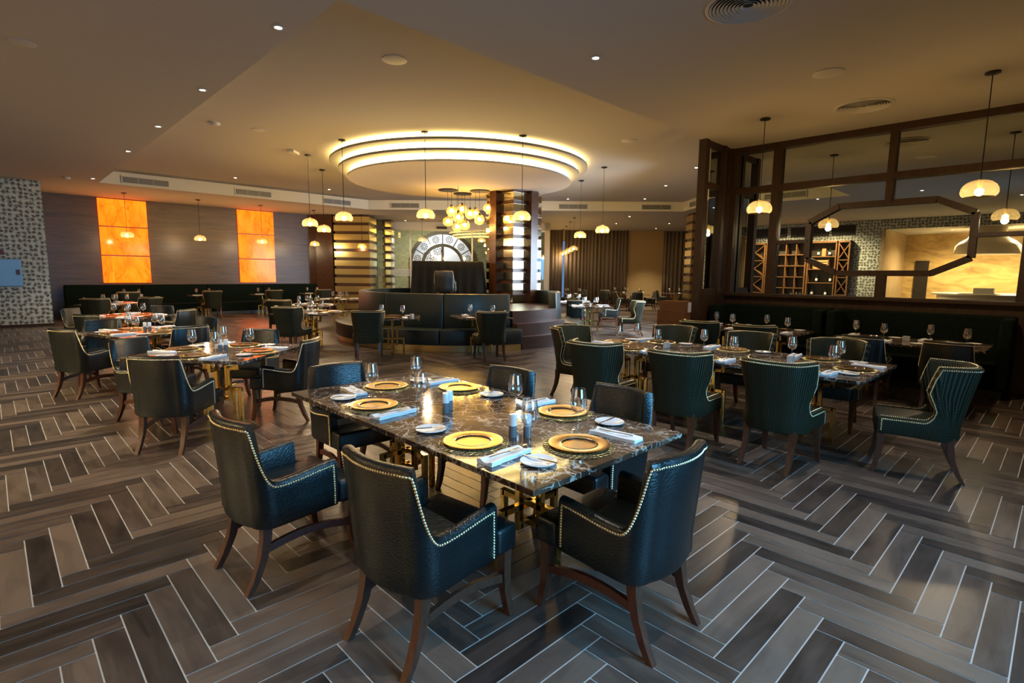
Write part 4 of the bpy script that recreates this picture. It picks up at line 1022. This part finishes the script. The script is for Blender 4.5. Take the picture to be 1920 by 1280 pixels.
def grille(p, q, z0, z1, w):
    p = Vector(p); q = Vector(q); d = (q - p); L_ = d.length; rz = math.atan2(d.y, d.x)
    r_ = empty('air_grille', (p.x, p.y, z0), rz, w, 'air vent', 'linear air grilles'); H_ = z1 - z0
    MB().box(0, L_, -0.03, -0.006, 0, H_).build('backing', DARKV, r_)
    fm = MB(); fm.box(-0.02, L_ + 0.02, -0.04, -0.004, -0.02, 0.005); fm.box(-0.02, L_ + 0.02, -0.04, -0.004, H_ - 0.005, H_ + 0.02); fm.box(-0.02, 0.005, -0.04, -0.004, 0, H_); fm.box(L_ - 0.005, L_ + 0.02, -0.04, -0.004, 0, H_)
    fm.build('frame', PAINT, r_)
    sl = MB(); k = 7
    for i in range(k): z = H_ * (i + 0.5) / k; sl.box(0, L_, -0.04, -0.02, z - 0.006, z + 0.006)
    for t in (0.33, 0.66): sl.box(L_ * t - 0.008, L_ * t + 0.008, -0.043, -0.02, 0, H_)
    sl.build('slats', GRILLE, r_)
for (x0, x1), w in (((2.96, 4.10), 'leftmost'), ((5.95, 7.07), 'second'), ((8.9, 9.96), 'third')):
    grille((x0, 19.02), (x1, 19.02), 4.06, 4.24, w + ' linear air grille on the left white ceiling step')
pA, pB = Vector((10.7, 19.02)), Vector((18.99, 10.39)); dd_ = (pB - pA)
for t0, t1, w in ((0.075, 0.165, 'left one above the banded column'), (0.61, 0.70, 'middle one right of the ring'), (0.87, 0.96, 'right one')):
    grille(pA + dd_ * t0, pA + dd_ * t1, 4.06, 4.24, 'linear air grille on the back white ceiling step, ' + w)
grille((18.55, 9.87), (18.0, 9.22), 4.06, 4.24, 'short linear air grille on the right ceiling step')
grille((2.42, 5.95), (2.42, 7.2), 4.08, 4.26, 'linear air grille on the ceiling step seen only in the mirror')
def diffuser(x, y, z, R_, w, n_=7):
    r_ = empty('ceiling_diffuser', (x, y, z), 0, w, 'air vent', 'round ceiling diffusers')
    lath('rim', [(R_, 0.0), (R_, -0.012), (R_ * 0.93, -0.02), (R_ * 0.90, -0.004)], PLASTIC_W, r_, 40)
    lath('backing', [(0.001, -0.002), (R_ * 0.92, -0.002)], DARKV, r_, 32)
    for k in range(n_):
        rr = R_ * (0.12 + 0.8 * k / n_); lath('cone_ring', [(rr, -0.006), (rr + R_ * 0.07, -0.022), (rr + R_ * 0.075, -0.020), (rr + 0.004, -0.004)], PLASTIC_W, r_, 36)
diffuser(5.02, 2.22, LO, 0.36, 'large round ceiling air diffuser at the top edge', 9)
diffuser(8.99, 2.25, LO, 0.36, 'round ceiling air diffuser near the mirror partition', 9)
for x, y, z, R_, nm, lb in ((7.30, 2.22, LO, 0.17, 'ceiling_speaker', 'flat round white ceiling speaker on the right ceiling'), (4.01, 6.37, HI, 0.16, 'ceiling_speaker', 'flat round white ceiling speaker at the top left of centre'), (9.70, 6.59, HI, 0.16, 'ceiling_speaker', 'flat round ceiling speaker right of the glowing ring'),
                           (3.27, 11.39, HI, 0.09, 'smoke_detector', 'white smoke detector near the left ceiling edge'), (1.70, 18.59, LO, 0.08, 'smoke_detector', 'small white detector on the low ceiling at far left'), (4.02, 11.32, HI, 0.12, 'access_disc', 'faint round disc right of the smoke detector'), (0.46, 8.02, LO, 0.12, 'access_disc', 'faint disc on the dark ceiling at the upper left')):
    h_ = 0.05 if nm == 'smoke_detector' else 0.014
    o = lath(nm, [(0.001, -h_), (R_ * 0.7, -h_), (R_, -h_ * 0.5), (R_, 0)], PLASTIC_W, None, 28); o.location = (x, y, z); tag(o, lb, 'detector' if 'smoke' in nm else ('speaker' if 'speaker' in nm else 'disc'))
tag(MB().box(-0.17, 0.17, -0.08, 0.08, -0.06, 0).build('emergency_light', PLASTIC_W, None, bevel=(0.01, 2), loc=(5.26, 12.68, HI), rz=DIAG), 'white boxy emergency light left of the glowing ring', 'emergency light')

# ---------------------------------------------------------------- left wall fittings
tag(MB().box(-0.35, 0.69, 19.95, 20.035, 1.13, 1.86).build('steel_hatch', mat('brushed_steel', (0.22, 0.27, 0.31), 0.4, 1.0), None, bevel=(0.006, 1)), 'shiny steel wall hatch at the left edge on patterned wall', 'panel')
tag(MB().box(0.20, 0.36, 20.0, 20.035, 1.97, 2.09).build('fire_call_point', mat('red_plastic', (0.12, 0.01, 0.012), 0.4), None), 'small dark red fire call point above the steel hatch', 'call point')
tag(MB().box(0.56, 0.64, 19.92, 19.949, 1.44, 1.58).build('lock_plate', mat('lock_dark', (0.08, 0.02, 0.02), 0.4), None), 'small dark lock plate on the steel hatch', 'lock')

# ---------------------------------------------------------------- wine racks and pizza oven, seen in the mirror
RACKW = wood('rack_wood', (0.10, 0.045, 0.015), (0.19, 0.085, 0.03), (2, 2, 2), 0.4)
def rack(y0, y1, label, style):
    r_ = empty('wine_rack', (-5.8, (y0 + y1) / 2, 0), 0, label, 'wine rack', 'timber wine racks'); h = (y1 - y0) / 2
    MB().box(-0.19, -0.17, -h, h, 0, 3.15).build('back_panel', mat('rack_back', (0.03, 0.02, 0.012), 0.5), r_)
    fm = MB(); fm.box(-0.17, 0.2, -h, -h + 0.05, 0, 3.15); fm.box(-0.17, 0.2, h - 0.05, h, 0, 3.15); fm.box(-0.17, 0.22, -h, h, 3.1, 3.18); fm.box(-0.17, 0.2, -h, h, 0, 0.1); fm.build('carcass', RACKW, r_)
    sh_ = MB()
    if style == 'grid':
        ny = 4
        for i in range(1, ny): y = -h + 2 * h * i / ny; sh_.box(-0.17, 0.18, y - 0.018, y + 0.018, 0.1, 3.1)
        for k in range(1, 6): z = 0.1 + 3.0 * k / 6; sh_.box(-0.17, 0.18, -h, h, z - 0.018, z + 0.018)
    elif style == 'cross':
        for k in range(1, 4): z = 0.1 + 3.0 * k / 4; sh_.box(-0.17, 0.18, -h, h, z - 0.018, z + 0.018)
        for k in range(4):
            z0 = 0.1 + 3.0 * k / 4; z1 = z0 + 0.75; sh_.bar((0, -h, z0), (0, h, z1), 0.03, 0.34, up=(1, 0, 0)); sh_.bar((0, -h, z1), (0, h, z0), 0.03, 0.34, up=(1, 0, 0))
    else:
        for z in (0.75, 1.35, 1.95, 2.5): sh_.box(-0.17, 0.18, -h, h, z - 0.018, z + 0.018)
    sh_.build('shelves', RACKW, r_)
rack(10.15, 11.1, 'timber wine rack with diagonal cross shelves', 'cross'); rack(8.35, 10.1, 'timber wine rack with square pigeonholes', 'grid'); rack(7.15, 8.3, 'open timber shelf with bottles and crates', 'open'); rack(6.65, 7.1, 'narrow timber rack with cross shelves by the wallcovering', 'cross')
BOT = mat('dark_bottle', (0.008, 0.015, 0.008), 0.1)
bo = empty('wine_bottle'); lath('bottle', [(0.001, 0), (0.045, 0), (0.045, 0.24), (0.02, 0.3), (0.016, 0.38), (0.001, 0.38)], BOT, bo, 14); lath('label_band', [(0.046, 0.08), (0.046, 0.18)], LINEN, bo, 14)
first = True
for y, z, w in ((7.9, 2.52, 'left on the top shelf'), (7.45, 2.52, 'right on the top shelf'), (8.05, 0.77, 'left on the low shelf'), (7.5, 0.77, 'right on the low shelf'), (7.9, 1.37, 'left on the middle shelf'), (7.35, 1.37, 'right on the middle shelf')):
    o = bo if first else copy_tree(bo); first = False; put(o, (-5.75, y, z), 0, 'dark wine bottle standing %s of the open rack' % w, 'bottles on the open rack', 'bottle')
tag(MB().box(-5.85, -5.70, 7.6, 7.75, 2.52, 2.85).build('gift_box', mat('orange_box', (0.6, 0.16, 0.05), 0.6)), 'upright orange box between two bottles on the top shelf', 'box')
cr = MB(); 
for k in range(4): cr.box(-5.72, -5.70, 7.45, 8.1, 1.98 + k * 0.1, 2.05 + k * 0.1)
cr.box(-5.9, -5.70, 7.45, 7.48, 1.97, 2.38); cr.box(-5.9, -5.70, 8.07, 8.1, 1.97, 2.38); cr.box(-5.9, -5.7, 7.45, 8.1, 1.97, 1.99)
tag(cr.build('wooden_crate', wood('crate_wood', (0.35, 0.18, 0.06), (0.5, 0.28, 0.1), (1, 8, 8), 0.6)), 'slatted wooden crate on the open rack', 'crate')
for i, (y0, y1) in enumerate(((7.6, 9.2), (9.35, 10.9), (6.6, 7.5))):
    tag(MB().box(-6.0, -5.96, y0, y1, 3.42, 3.85).build('wall_grille', DARKV), 'dark rectangular wall grille above the wine racks, ' + ('middle', 'left', 'right')[i] + ' one', 'air vent')
ov = empty('pizza_oven_hood', (-7.4, 2.4, 0), 0, 'white bell shaped oven hood over the kitchen counter', 'oven hood')
lath('bell', [(0.55, 3.6), (0.55, 3.4), (0.62, 3.2), (0.85, 3.05), (0.98, 2.9), (1.0, 2.62), (0.98, 2.56), (0.001, 2.56)], mat('white_hood', (0.75, 0.66, 0.5), 0.5), ov, 40, 0.9)
ct = empty('kitchen_counter', (-7.4, 2.2, 0), 0, 'curved pale stone kitchen counter below the oven hood', 'counter')
MB().lathe([(0.001, 1.04), (1.75, 1.04), (1.78, 1.02), (1.75, 0.96), (1.6, 0.95), (1.6, 0.0)], 48).build('worktop', mat('pale_stone', (0.6, 0.56, 0.48), 0.3), ct, smooth=0.6)
tag(MB().box(-7.2, -6.7, 2.0, 2.6, 1.042, 1.25).build('white_box', PLASTIC_W), 'plain white box on the kitchen counter', 'box')
mb = MB()
table((-3.0, 7.6), (1.1, 1.1), 0, 'marble table behind the camera, seen in the mirror', 'mirror tables')
for k_, (x, y) in enumerate(((-3.3, 7.9), (-2.8, 7.6), (-3.2, 7.3), (-2.7, 7.9))): item('glass', x, y, 0.7505, 0, 'on the table seen only in the mirror, ' + ('left', 'centre', 'right', 'rear')[k_] + ' one', 'wine glasses seen in the mirror')
